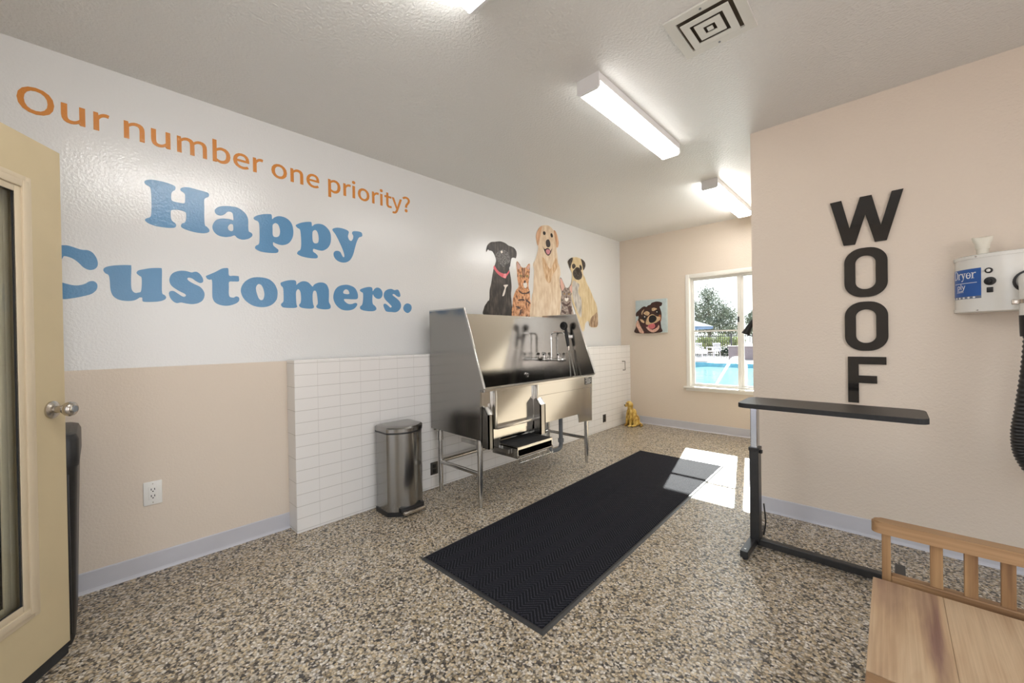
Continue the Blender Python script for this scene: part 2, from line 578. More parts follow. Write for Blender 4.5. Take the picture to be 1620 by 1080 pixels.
# ---- traced outlines (mm) and letter outlines
LET={'H':[[200,2142,205,2155,229,2166,266,2168,301,2165,326,2158,331,2150,329,2135,318,2124,312,2107,312,2077,321,2068,346,2066,368,2068,373,2082,373,2116,368,2128,355,2137,353,2148,366,2160,389,2166,423,2164,457,2161,481,2157,486,2146,482,2133,470,2124,462,2109,462,2065,461,2011,463,1962,473,1952,484,1937,481,1922,457,1911,418,1909,381,1915,359,1923,352,1933,357,1949,370,1958,376,1979,376,2012,366,2021,342,2024,317,2019,309,2011,308,1983,312,1958,326,1945,331,1934,326,1921,308,1914,276,1911,238,1913,212,1922,199,1935,204,1946,219,1956,225,1974,227,2025,227,2079,225,2112,220,2125,208,2131]],'a':[[571,2099,536,2087,515,2067,513,2049,523,2036,543,2035,562,2047,575,2063,590,2068,602,2061,606,2036,605,2019,585,2021,551,2018,522,2005,506,1983,499,1955,507,1929,529,1910,562,1907,591,1915,611,1925,625,1912,651,1906,683,1916,703,1934,707,1950,699,1959,688,1965,685,1990,685,2037,676,2067,657,2088,629,2102,599,2103],[592,1993,582,1983,577,1967,583,1952,596,1949,604,1957,605,1975,603,1991]],'p':[[715,2054,722,2066,742,2080,777,2094,811,2101,819,2096,822,2071,834,2084,860,2098,893,2099,922,2086,941,2061,949,2025,947,1982,934,1948,914,1923,885,1909,861,1908,838,1913,825,1918,825,1898,840,1885,855,1872,851,1855,832,1848,791,1844,751,1846,725,1857,720,1869,727,1881,741,1892,746,1921,747,1987,745,2027,737,2040,722,2045],[838,2047,824,2032,823,2001,823,1970,830,1956,846,1956,860,1966,867,1988,866,2014,859,2037,850,2046]],'p2':[[965,2055,973,2066,1001,2083,1037,2096,1065,2101,1070,2092,1073,2073,1089,2088,1115,2098,1148,2098,1178,2079,1197,2052,1203,2016,1198,1972,1178,1935,1145,1911,1117,1909,1094,1912,1078,1913,1076,1894,1093,1883,1107,1868,1103,1852,1079,1846,1037,1845,997,1850,974,1860,971,1870,980,1884,992,1895,998,1931,997,1996,992,2033,977,2042],[1091,2049,1076,2035,1073,2004,1075,1971,1084,1956,1100,1956,1112,1966,1116,1992,1113,2022,1104,2044]],'y':[[1214,2072,1220,2084,1248,2096,1289,2098,1324,2091,1336,2080,1333,2065,1329,2044,1338,2021,1353,2016,1366,2032,1370,2057,1361,2073,1366,2089,1385,2096,1415,2098,1437,2093,1442,2072,1433,2061,1415,2052,1398,2020,1382,1969,1366,1913,1344,1872,1314,1849,1278,1843,1244,1853,1223,1876,1219,1901,1228,1918,1248,1925,1268,1920,1279,1901,1288,1886,1297,1886,1298,1904,1286,1943,1264,1991,1242,2034,1228,2054]],'u':[[35,1644,45,1660,79,1673,133,1681,141,1673,139,1607,140,1555,151,1535,166,1536,178,1548,181,1615,172,1628,161,1641,168,1656,192,1666,220,1675,258,1680,265,1672,264,1607,264,1542,275,1530,281,1516,271,1502,246,1492,203,1487,184,1489,182,1498,181,1510,169,1509,171,1509,150,1493,120,1488,90,1493,69,1512,60,1545,58,1592,54,1619,42,1628]],'s':[[407,1675,419,1677,433,1668,445,1649,450,1629,445,1616,432,1613,414,1623,399,1635,383,1639,376,1632,383,1620,406,1605,434,1590,450,1568,455,1543,447,1514,428,1495,400,1486,373,1487,346,1492,327,1488,312,1496,299,1515,293,1539,298,1553,313,1556,328,1546,347,1531,360,1526,368,1534,362,1544,339,1557,313,1577,300,1595,296,1619,303,1645,318,1663,345,1675,372,1676,395,1671]],'t':[[463,1656,472,1663,506,1684,540,1709,562,1716,575,1713,578,1673,601,1673,626,1673,629,1665,628,1641,601,1637,578,1632,576,1599,575,1557,581,1540,599,1537,612,1545,626,1541,629,1525,621,1509,598,1494,563,1484,528,1488,505,1502,494,1525,492,1556,492,1633,480,1636,468,1642]],'o':[[740,1678,697,1669,664,1645,644,1613,638,1580,647,1545,667,1517,699,1494,737,1485,777,1488,812,1505,838,1538,845,1576,842,1610,824,1648,790,1673],[735,1633,723,1617,721,1595,727,1565,736,1540,748,1530,760,1536,767,1559,767,1581,761,1609,750,1629]],'m':[[864,1651,877,1661,910,1674,950,1679,961,1669,963,1648,972,1658,995,1674,1019,1678,1042,1671,1060,1653,1069,1646,1081,1662,1109,1677,1140,1680,1165,1668,1179,1638,1181,1599,1179,1546,1191,1517,1188,1497,1168,1489,1131,1488,1097,1495,1091,1509,1101,1526,1100,1561,1095,1602,1087,1617,1074,1613,1068,1590,1067,1552,1070,1521,1075,1505,1069,1492,1039,1488,998,1491,980,1500,978,1513,988,1529,991,1566,987,1603,977,1618,967,1615,959,1595,959,1552,961,1515,965,1500,955,1490,918,1487,879,1489,866,1500,866,1513,879,1529,881,1571,879,1619,868,1634]],'e':[[1303,1679,1256,1665,1226,1635,1212,1591,1216,1552,1237,1516,1273,1491,1320,1487,1362,1499,1387,1524,1391,1541,1377,1547,1348,1537,1321,1537,1297,1553,1290,1569,1308,1572,1356,1573,1391,1578,1399,1600,1392,1634,1372,1663,1337,1677],[1288,1613,1286,1626,1296,1640,1309,1645,1323,1639,1331,1623,1329,1612,1309,1609]],'r':[[1414,1646,1428,1659,1472,1675,1506,1678,1517,1668,1520,1647,1536,1668,1559,1679,1585,1672,1602,1646,1600,1614,1580,1592,1553,1591,1531,1606,1520,1622,1515,1587,1518,1548,1537,1531,1548,1510,1532,1493,1491,1488,1440,1492,1415,1504,1415,1522,1430,1536,1438,1575,1439,1624,1424,1635]],'s2':[[1730,1676,1746,1674,1758,1654,1764,1629,1753,1617,1733,1621,1708,1637,1692,1635,1696,1624,1728,1604,1757,1579,1769,1546,1755,1512,1722,1490,1677,1489,1637,1491,1621,1506,1609,1538,1614,1551,1630,1553,1654,1537,1671,1525,1682,1535,1662,1556,1627,1587,1613,1615,1620,1648,1644,1669,1681,1678,1709,1671]],'dot':[[1829,1568,1803,1556,1789,1530,1795,1506,1819,1488,1840,1489,1862,1509,1870,1536,1859,1559]],'C':[[-113,1749,-84,1751,-43,1738,-18,1738,0,1726,13,1698,16,1668,6,1646,-15,1638,-35,1649,-52,1671,-72,1689,-97,1697,-105,1685,-128,1620,-120,1575,-91,1560,-61,1555,-34,1564,-16,1579,0,1582,12,1568,10,1541,-8,1517,-39,1502,-75,1490,-111,1484,-180,1500,-228,1550,-240,1625,-220,1700,-165,1745]]}
PETS={'black':{'body':[2698,1501,2702,1563,2725,1605,2777,1654,2785,1750,2809,1828,2829,1914,2848,1983,2872,2037,2883,2073,2868,2113,2834,2155,2794,2161,2771,2166,2748,2138,2746,2162,2766,2211,2813,2248,2872,2262,2949,2279,3023,2274,3072,2256,3136,2248,3187,2216,3200,2177,3185,2135,3159,2136,3120,2126,3104,2084,3093,2039,3079,2011,3091,1959,3105,1890,3111,1811,3101,1731,3109,1634,3106,1492,2896,1495],'ear':[2746,2139,2751,2171,2784,2226,2842,2253,2895,2244,2882,2217,2829,2175,2794,2159,2771,2166],'ear2':[3085,2240,3149,2246,3194,2212,3197,2168,3183,2136,3153,2138,3127,2136,3102,2181],'collar':[2854,2014,2877,1995,2918,1962,2978,1947,3028,1948,3060,1973,3079,1993,3072,1962,3033,1918,3020,1898,2965,1907,2906,1931,2865,1964,2845,1987],'buckle':[2997,1942,3030,1947,3027,1913,3012,1900,2987,1905],'chest':[2988,1823,3056,1833,3024,1795,3011,1751,2992,1714,2967,1708,2986,1757,3006,1798],'nose':[3043,2050,3087,2060,3093,2037,3064,2016,3036,2021],'muzzle':[2893,2151,2972,2197,3046,2186,3089,2144,3094,2083,3036,2054,2992,2018,2944,2038,2897,2074,2880,2115],'eye':[2953,2178,2972,2185,2981,2170,2969,2156,2954,2163],'haunch':[2700,1501,2704,1563,2727,1604,2774,1645,2779,1504],'leg':[2866,1507,2880,1596,2900,1700,2931,1736,2948,1668,2958,1583,3006,1533,3030,1508]},'bengal':{'body':[3112,1493,3122,1635,3136,1707,3177,1781,3218,1820,3219,1856,3204,1918,3202,1980,3194,2042,3195,2092,3211,2103,3244,2080,3277,2048,3345,2051,3381,2088,3416,2102,3415,2041,3406,1956,3390,1890,3389,1834,3406,1789,3414,1706,3426,1623,3423,1497,3264,1495],'ear':[3204,2093,3234,2074,3260,2046,3218,2016,3202,2043],'ear2':[3407,2091,3380,2069,3362,2046,3401,2039],'muzzle':[3302,1873,3341,1886,3363,1867,3354,1831,3323,1820,3302,1845],'nose':[3311,1901,3342,1906,3335,1880,3319,1876],'eye':[3241,1962,3275,1961,3285,1942,3258,1932,3237,1944],'eye2':[3346,1964,3382,1973,3387,1955,3363,1941,3343,1948],'stripe':[3224,1794,3270,1768,3338,1768,3402,1794,3398,1768,3338,1755,3267,1753,3223,1777],'stripe2':[3215,1685,3296,1699,3316,1677,3268,1677,3217,1671],'stripe3':[3330,1701,3406,1669,3408,1646,3350,1675],'blaze':[3287,2035,3298,2037,3305,1964,3295,1927],'blaze2':[3320,2039,3331,2040,3323,1948,3315,1938],'spot':[3167,1610,3226,1609,3239,1582,3186,1598],'spot2':[3245,1569,3272,1579,3237,1514,3224,1514]},'golden':{'body':[3417,1477,3439,1718,3465,1795,3476,1903,3488,2033,3473,2106,3516,2166,3551,2247,3570,2315,3545,2354,3531,2438,3566,2510,3610,2562,3698,2595,3787,2602,3860,2570,3915,2552,3955,2479,3959,2398,3920,2358,3936,2268,3944,2189,3980,2124,3988,2044,3967,1984,3993,1858,4000,1743,3978,1637,3965,1497,3688,1484],'ear':[3538,2391,3531,2444,3566,2515,3641,2577,3626,2510,3598,2417,3567,2334,3549,2355],'ear2':[3869,2566,3915,2552,3960,2456,3953,2388,3920,2367,3903,2447,3877,2511],'eye':[3660,2507,3687,2521,3710,2505,3695,2478,3665,2480],'eye2':[3803,2511,3829,2523,3850,2495,3835,2472,3808,2480],'nose':[3711,2403,3738,2432,3774,2434,3797,2395,3790,2360,3754,2341,3718,2354],'mouth':[3653,2339,3687,2311,3741,2332,3777,2324,3798,2307,3828,2341,3816,2308,3792,2268,3751,2242,3707,2260,3676,2298],'tongue':[3708,2297,3744,2317,3789,2307,3783,2278,3752,2256,3721,2267],'ruff':[3636,2204,3650,2096,3691,1967,3770,1914,3831,2015,3927,2129,3907,2241,3859,2178,3793,2090,3730,2128,3688,2189],'leg':[3466,1495,3488,1721,3559,1867,3625,1785,3621,1620,3618,1499],'leg2':[3760,1503,3784,1729,3861,1871,3933,1773,3939,1635,3917,1507],'brow':[3680,2575,3778,2589,3802,2475,3756,2439,3721,2450]},'tabby':{'body':[3970,1505,3999,1639,3993,1740,4011,1802,3980,1891,3974,1992,4000,2005,4041,1958,4100,1891,4162,1901,4217,1953,4262,1973,4270,1916,4222,1817,4203,1784,4227,1670,4251,1519,4099,1509],'ear':[3980,1980,4004,1990,4041,1948,4065,1893,4021,1844,3992,1892],'ear2':[4189,1909,4235,1950,4256,1946,4228,1833,4182,1867],'eye':[4051,1817,4079,1815,4075,1798,4054,1801],'eye2':[4145,1817,4177,1822,4173,1805,4152,1800],'nose':[4097,1777,4123,1779,4116,1760,4102,1759],'muzzle':[4070,1760,4109,1757,4149,1765,4140,1733,4108,1716,4077,1730],'stripe':[4017,1701,4103,1680,4183,1715,4174,1689,4102,1654,4025,1676],'stripe2':[4007,1608,4083,1581,4082,1555,4006,1583],'stripe3':[4137,1645,4200,1659,4206,1565,4170,1553]},'pug':{'body':[4342,1495,4290,1610,4237,1702,4212,1796,4251,1893,4216,1943,4237,2029,4229,2091,4194,2139,4160,2187,4143,2222,4189,2264,4243,2287,4336,2305,4439,2298,4516,2276,4548,2236,4533,2190,4493,2153,4492,2098,4530,2058,4577,1986,4656,1904,4735,1797,4806,1711,4835,1598,4830,1415,4683,1397,4622,1424,4613,1468,4574,1478,4523,1444,4491,1351,4433,1351,4406,1388,4369,1452],'mask':[4253,2104,4285,2139,4341,2175,4403,2169,4448,2126,4466,2084,4442,2039,4375,2013,4300,2022,4256,2062],'ear':[4145,2222,4189,2264,4247,2287,4251,2252,4219,2195,4194,2139,4165,2188],'ear2':[4445,2297,4516,2276,4546,2236,4533,2190,4493,2153,4475,2205,4457,2257],'eye':[4241,2198,4287,2212,4318,2191,4298,2160,4258,2145,4237,2165],'eye2':[4408,2213,4446,2207,4461,2176,4445,2147,4411,2165],'nose':[4337,2154,4388,2160,4402,2134,4371,2104,4340,2119],'chest':[4245,1987,4327,1979,4392,1948,4365,1849,4435,1767,4441,1660,4428,1529,4372,1560,4309,1653,4248,1756,4232,1839],'leg':[4474,1781,4562,1797,4549,1665,4521,1499,4491,1356,4435,1356,4428,1497,4460,1639],'haunch':[4627,1446,4666,1525,4750,1573,4820,1603,4833,1518,4826,1415,4687,1399,4632,1422],'paw':[4633,1457,4705,1447,4809,1444,4821,1415,4687,1399,4626,1424],'brow':[4270,2265,4307,2285,4353,2244,4401,2293,4429,2275,4380,2204,4342,2183,4305,2206]}}
CANV={'head':[3,273,15,303,58,338,106,373,136,382,166,373,191,391,227,402,239,420,269,432,324,438,384,423,396,405,384,373,360,364,372,320,384,273,384,203,372,144,378,73,366,2,0,2,0,85,12,167,33,191,45,226,39,250,18,241,4,256],'neck':[1,120,15,162,36,185,70,109,124,3,64,3,39,50],'neck2':[76,156,124,109,179,50,191,3,136,3,106,62],'forehead':[124,285,154,308,185,308,215,279,185,247,154,256,130,273],'brow':[251,350,288,352,321,335,300,320,263,308,245,320],'stripe':[88,291,106,320,133,338,115,303,97,261],'cheek':[67,200,106,191,133,162,124,144,88,162],'cheek2':[342,238,372,250,381,191,369,144,357,185],'muzzle':[154,132,166,191,191,232,227,256,263,261,312,232,360,220,371,200,342,162,288,135,239,129,185,112],'mouth':[124,132,185,109,239,129,288,135,348,167,357,144,318,68,251,50,191,73,154,97],'chin':[157,79,191,85,215,56,263,47,318,73,342,109,351,68,318,26,263,6,209,24],'tongue':[185,97,215,120,263,129,288,115,288,79,251,56,209,62],'nose':[203,214,221,241,263,250,300,232,315,200,300,167,263,143,221,144,200,173],'eye':[106,226,133,247,160,229,154,200,130,191,109,203],'eye2':[300,303,327,317,354,303,354,267,330,261,306,276],'glint':[130,238,145,241,147,226,135,223],'glint2':[312,297,325,300,327,286,317,285],'shade':[45,191,82,144,124,97,179,38,191,3,160,3,106,50,64,120]}
WSH=[2684,2087,2740,2090,2778,1909,2828,2091,2882,2091,2922,1902,2970,2091,3020,2092,2947,1806,2894,1805,2852,1980,2804,1804,2749,1805]
GLY={'.':(97,[[49,-5,58,-3,65,2,70,10,72,20,70,30,65,37,58,42,49,44,40,42,32,37,27,30,26,20,27,10,32,2,40,-3]]),'?':(166,[[62,77,91,77,97,113,117,142,138,171,147,204,143,230,130,250,109,262,82,267,62,264,44,258,28,247,15,235,33,218,43,227,54,234,66,239,78,240,95,237,107,229,114,217,116,202,107,174,86,147,67,117],[77,-5,87,-3,94,2,99,10,101,20,99,30,94,37,87,42,77,44,68,42,61,37,56,30,55,20,56,10,61,2,68,-3]]),'O':(260,[[130,-5,174,5,209,31,231,74,239,129,231,185,209,226,174,252,130,261,86,252,51,226,28,185,20,129,28,74,51,31,86,5],[130,24,98,31,74,52,59,86,54,129,59,172,74,205,98,226,130,233,161,226,185,205,201,172,206,129,201,86,185,52,161,31]]),'b':(216,[[116,-5,147,2,173,22,192,55,199,98,194,138,179,169,155,188,123,195,107,193,92,187,77,179,63,168,64,202,64,279,32,279,32,0,58,0,61,20,62,20,75,9,89,2,102,-3],[111,22,100,23,89,27,77,33,64,42,64,142,78,153,90,161,103,166,115,168,138,163,154,149,163,127,165,98,161,66,150,42,132,28]]),'c':(179,[[107,-5,124,-3,140,2,155,9,169,19,155,41,145,34,134,28,123,24,110,22,86,27,67,42,55,65,51,95,56,125,68,148,87,163,111,168,122,167,131,164,140,158,149,152,165,173,154,181,142,188,127,193,110,195,75,188,46,169,26,137,18,95,25,53,44,22,72,2]]),'e':(194,[[109,-5,127,-3,144,1,158,7,172,15,160,36,149,30,138,25,126,22,113,21,88,26,68,39,55,60,50,88,178,88,178,91,179,96,179,101,179,106,174,143,160,171,136,189,103,195,72,188,44,168,25,137,18,95,25,53,45,22,74,2],[49,110,56,135,68,154,85,166,104,169,124,166,139,154,148,136,151,110]]),'i':(96,[[32,0,64,0,64,190,32,190],[48,229,57,231,64,235,68,242,70,251,68,259,64,266,57,270,48,271,40,270,33,266,29,259,27,251,29,242,33,235,40,231]]),'l':(99,[[66,-5,72,-4,77,-4,81,-3,84,-2,80,23,78,22,76,22,74,22,73,22,70,23,67,25,65,29,64,36,64,279,32,279,32,38,34,20,40,7,51,-2]]),'m':(324,[[32,0,64,0,64,138,77,151,89,160,101,165,112,167,128,164,139,155,145,139,147,116,147,0,179,0,179,138,192,151,204,160,216,165,227,167,243,164,254,155,260,139,263,116,263,0,294,0,294,120,291,152,280,176,262,190,237,195,220,192,204,185,189,173,174,159,167,174,156,185,141,192,121,195,105,193,90,186,75,175,62,162,62,162,58,190,32,190]]),'n':(214,[[32,0,64,0,64,138,78,151,90,160,103,165,116,167,133,164,144,155,150,139,152,116,152,0,184,0,184,120,181,152,170,176,152,190,126,195,108,193,91,186,76,175,62,162,62,162,58,190,32,190]]),'o':(212,[[106,-5,139,2,167,22,187,53,194,95,187,137,167,169,139,188,106,195,73,188,45,169,25,137,18,95,25,53,45,22,73,2],[106,22,84,27,66,42,55,65,51,95,55,125,66,148,84,163,106,168,129,163,146,148,157,125,161,95,157,65,146,42,129,27]]),'p':(217,[[32,-80,64,-80,64,-16,63,18,76,8,90,1,103,-3,116,-5,147,2,173,22,192,55,199,98,194,138,179,169,155,188,123,195,107,193,91,187,76,178,62,168,62,168,58,190,32,190],[111,22,100,23,89,27,77,33,64,42,64,142,78,153,91,161,103,166,115,168,138,163,154,149,163,127,165,98,161,66,150,42,132,28]]),'r':(136,[[32,0,64,0,64,122,75,143,87,156,100,164,112,166,117,166,122,166,126,165,131,163,137,191,132,193,127,194,122,195,116,195,101,192,86,184,73,172,62,155,62,155,58,190,32,190]]),'t':(132,[[92,-5,101,-4,110,-2,119,0,127,2,121,27,116,25,110,23,105,22,99,21,85,24,76,31,71,42,70,58,70,164,121,164,121,190,70,190,70,244,43,244,40,190,9,188,9,164,38,164,38,59,41,33,50,13,66,0]]),'u':(213,[[88,-5,106,-2,122,5,137,16,151,30,152,30,154,0,181,0,181,190,149,190,149,55,136,41,124,31,111,25,97,23,81,26,70,35,64,51,62,74,62,190,29,190,29,70,33,38,44,14,62,0]]),'y':(182,[[35,-82,61,-77,80,-63,95,-42,106,-16,178,190,147,190,112,85,97,31,95,31,90,44,86,58,81,72,76,85,38,190,5,190,81,0,77,-15,70,-31,60,-44,49,-53,34,-56,30,-55,26,-55,22,-54,19,-53,13,-78,18,-80,23,-81,29,-82]])}
# ------------------------------------------------------------------ shared materials
H, YF, YP, ZP, TP, XR, YR = 2.6987, 5.4933, 0.8915, 1.1354, 0.1493, 2.2383, 3.2756
M_WALLL = wall_left_material()
M_BEIGE = mat('beige wall paint', BEIGE, 0.55, bump=(90, 0.35, 0.006))
M_CEIL = mat('textured grey white ceiling', srgb(226, 225, 222), 0.36, bump=(70, 0.55, 0.009))
M_FLOOR = floor_material()
M_TILE = tile_material()
M_BASE = mat('grey vinyl cove base', srgb(196, 196, 203), 0.45, noise=(6, 0.03))
M_TRIM = mat('white painted trim', srgb(236, 233, 226), 0.45, noise=(8, 0.02))
M_ALU = mat('white window frame', srgb(225, 224, 220), 0.4, noise=(8, 0.02))
M_GLASS = glass_material()
M_BLACK = mat('black plastic', (0.012, 0.012, 0.013), 0.4, noise=(40, 0.2), bump=(300, 0.15, 0.001))
M_GLOSSBLACK = mat('glossy black acrylic', (0.012, 0.011, 0.011), 0.06, noise=(3, 0.1), coat=0.3)
M_RUBBER = mat('black rubber', (0.02, 0.02, 0.021), 0.75, noise=(30, 0.2))
M_CHROME = mat('chrome', (0.82, 0.82, 0.82), 0.08, 1.0, noise=(4, 0.03))
M_NICKEL = mat('satin nickel', (0.55, 0.51, 0.46), 0.25, 1.0, noise=(30, 0.05))
M_SSX = steel('brushed steel grain across', 'Y')
M_SSZ = steel('brushed steel grain upright', 'Z', (0.31, 0.3, 0.285), 0.2)  # colour darkened to mimic dark reflections on the outer side panel
M_SST = mat('polished steel tube', (0.6, 0.59, 0.57), 0.22, 1.0, noise=(20, 0.05))
M_PVC = mat('grey plastic pipe', srgb(120, 125, 130), 0.45, noise=(20, 0.08))
M_DARK = mat('dark void', (0.02, 0.02, 0.02), 0.8, noise=(10, 0.2))
M_PLATE = mat('white plastic plate', srgb(235, 234, 230), 0.35, noise=(10, 0.01))

# ------------------------------------------------------------------ setting
struct('floor', B(-0.12, 4.72, -0.72, 5.62, -0.12, 0), M_FLOOR, 'speckled tan and grey pebble epoxy floor of the room', 'floor')
struct('ceiling', B(-0.12, 4.72, -0.72, 5.62, H, H + 0.12), M_CEIL, 'grey white textured ceiling over the room', 'ceiling')
struct('wall_left', B(-0.12, 0, -0.72, 5.62, 0, H), M_WALLL, 'long left wall painted white above beige with lettering', 'wall')
# far wall with the window opening
WX0, WX1, WZ0, WZ1 = 1.0, 2.19, 0.572, 2.043
bm = B(0, WX0, YF, 5.62, 0, H)
box(bm, WX1, XR + 0.01, YF, 5.62, 0, H)
box(bm, WX0, WX1, YF, 5.62, 0, WZ0)
box(bm, WX0, WX1, YF, 5.62, WZ1, H)
struct('wall_far', bm, M_BEIGE, 'beige far wall with the window and small dog canvas', 'wall')
# projecting wall block on the right: its front carries the letters, its hidden end faces the window side
struct('wall_right', join_bm(B(XR, 4.72, YR, 3.40, 0, H), B(XR, 2.36, 3.40, 5.62, 0, H)), M_BEIGE, 'beige wall on the right carrying the black letters and dryer', 'wall')
bm = B(4.6, 4.72, -0.72, -0.3, 0, H)  # unseen opening in this wall, added to let in more daylight
box(bm, 4.6, 4.72, 2.2, YR, 0, H)
box(bm, 4.6, 4.72, -0.3, 2.2, 0, 0.1)
box(bm, 4.6, 4.72, -0.3, 2.2, 2.5, H)
struct('wall_side', bm, M_BEIGE, 'beige side wall with an added daylight opening beyond the bench', 'wall')
bm = B(-0.12, 1.30, -0.72, -0.60, 0, H)
box(bm, 1.30, 2.22, -0.72, -0.60, 2.08, H)
box(bm, 2.22, 3.25, -0.72, -0.60, 0, H)
box(bm, 3.25, 4.48, -0.72, -0.60, 2.5, H)  # unseen opening right of the doorway, added to bring in daylight
box(bm, 3.25, 4.48, -0.72, -0.60, 0, 0.12)
box(bm, 4.48, 4.72, -0.72, -0.60, 0, H)
struct('wall_back', bm, M_BEIGE, 'entrance wall behind the viewer with doorway and an added daylight opening', 'wall')
struct('trim_1', B(-1.5, 5.2, 5.62, 6.72, 2.352, 2.46), M_TRIM, 'roof overhang outside above the far window', 'eave')
# tiled half wall
struct('wall_tiled', B(0.0, TP, YP, YF, 0, ZP, 0.004, 2), M_TILE, 'low white tiled half wall along the left wall', 'wall')

def baseboard(name, a, b, n, label):
    """vinyl cove base from a to b, n points into the room"""
    a, b, n = Vector((*a, 0)), Vector((*b, 0)), Vector((*n, 0))
    prof = [(0, 0.0), (0.016, 0.0), (0.009, 0.006), (0.006, 0.016), (0.005, 0.1), (0.003, 0.105), (0, 0.105)]
    bm = new()
    prism(bm, [a + n * u + Vector((0, 0, v)) for u, v in prof], b - a)
    struct(name, bm, M_BASE, label, 'baseboard')
baseboard('baseboard_left', (0, -0.6), (0, YP), (1, 0), 'grey vinyl cove base below the beige left wall')
baseboard('baseboard_far', (TP, YF), (XR, YF), (0, -1), 'grey vinyl cove base below the window wall')
baseboard('baseboard_right', (XR - 0.004, YR), (4.6, YR), (0, -1), 'grey vinyl cove base below the wall of black letters')

# window
w = thing('window_1', 'white sliding window looking out on the pool', 'window', ((WX0 + WX1) / 2, 5.55, WZ0), kind='structure')
bm = B(WX0 - 0.035, WX0 + 0.012, YF - 0.010, 5.60, WZ0, WZ1 + 0.035, 0.003)
box(bm, WX1 - 0.012, WX1 + 0.03, YF - 0.010, 5.60, WZ0, WZ1 + 0.035, 0.003)
box(bm, WX0 + 0.012, WX1 - 0.012, YF - 0.010, 5.60, WZ1 - 0.012, WZ1 + 0.035, 0.003)
obj('casing', bm, M_TRIM, w)
bm = B(WX0 - 0.06, WX1 + 0.04, YF - 0.055, 5.575, WZ0 - 0.012, WZ0 + 0.012, 0.004)
box(bm, WX0 - 0.04, WX1 + 0.03, YF - 0.018, YF, WZ0 - 0.045, WZ0 - 0.012, 0.003)
obj('sill', bm, M_TRIM, w)
def frame(bm, x0, x1, z0, z1, y0, y1, t):
    box(bm, x0, x0 + t, y0, y1, z0, z1); box(bm, x1 - t, x1, y0, y1, z0, z1)
    box(bm, x0 + t, x1 - t, y0, y1, z0, z0 + t); box(bm, x0 + t, x1 - t, y0, y1, z1 - t, z1)
    return bm
bm = frame(new(), WX0 + 0.012, WX1 - 0.012, WZ0 + 0.012, WZ1 - 0.012, 5.545, 5.60, 0.022)
fr = obj('window_frame', bm, M_ALU, w)
bm = frame(new(), WX0 + 0.034, 1.60, WZ0 + 0.034, WZ1 - 0.034, 5.552, 5.572, 0.016)
box(bm, 1.572, 1.606, 5.545, 5.575, WZ0 + 0.034, WZ1 - 0.034)
box(bm, WX0 + 0.05, 1.572, 5.552, 5.572, 1.308, 1.328)
s1 = obj('sash', bm, M_ALU, w)
obj('pane', B(WX0 + 0.05, 1.572, 5.560, 5.564, WZ0 + 0.05, WZ1 - 0.05), M_GLASS, s1)
obj('latch', B(1.578, 1.594, 5.53, 5.545, 1.42, 1.49, 0.003), M_BLACK, s1, label='black latch')
bm = frame(new(), 1.605, WX1 - 0.034, WZ0 + 0.034, WZ1 - 0.034, 5.576, 5.596, 0.016)
box(bm, 1.600, 1.635, 5.574, 5.598, WZ0 + 0.034, WZ1 - 0.034)
s2 = obj('sash', bm, M_ALU, w)
obj('pane', B(1.635, WX1 - 0.05, 5.584, 5.588, WZ0 + 0.05, WZ1 - 0.05), M_GLASS, s2)

# ------------------------------------------------------------------ lettering on the left wall
M_ORANGE = mat('orange vinyl lettering', srgb(206, 134, 62), 0.22, noise=(6, 0.03), bump=(85, 0.27, 0.0045))
M_BLUE = mat('blue vinyl lettering', srgb(92, 142, 184), 0.18, noise=(6, 0.03), bump=(85, 0.27, 0.0045))
onwall = lambda off: (lambda u, v, wd: (off + wd, u, v))
row = thing('slogan_lettering', 'thin orange lettering reading Our number one priority? high on the wall', 'lettering', (0, 0.8, 2.35))
txt = 'Our number one priority?'
SC = 0.12 / 0.2565
adv = []
x = 0.0
for ch in txt:
    adv.append(x)
    x += (0.083 if ch == ' ' else GLY[ch][0] / 1000) * SC
first = min(GLY['O'][1][0][0::2]) / 1000 * SC
last = adv[-1] + max(GLY['?'][1][0][0::2]) / 1000 * SC
KX = (1.868 + 0.235) / (last - first)
for ch, a in zip(txt, adv):
    if ch == ' ': continue
    rings = [[((q + (a / SC)) * SC * KX, r * SC) for q, r in pairs(g)] for g in GLY[ch][1]]
    def pl(u, v, wd):
        yy = -0.235 + u - first * KX
        return (0.0004 + wd, yy, 2.3675 - 0.0125 * (yy + 0.2) + v)
    obj('letter', flat(rings, 0.0008, pl, 0, 0.0022), M_ORANGE, row, sm=False)
for nm, seq, lab in (('word_lettering', ['H', 'a', 'p', 'p2', 'y'], 'fat blue lettering reading Happy below the orange slogan'),
                     ('word_lettering', ['C', 'u', 's', 't', 'o', 'm', 'e', 'r', 's2', 'dot'], 'fat blue lettering reading Customers. as the lowest line on the wall')):
    t = thing(nm, lab, 'lettering', (0, 0.8, 1.9 if seq[0] == 'H' else 1.48), group='blue lettering on the left wall')
    for k in seq:
        obj('period' if k == 'dot' else 'letter', flat([pairs(r) for r in LET[k]], 0.0008, onwall(0.0004)), M_BLUE, t, sm=False)

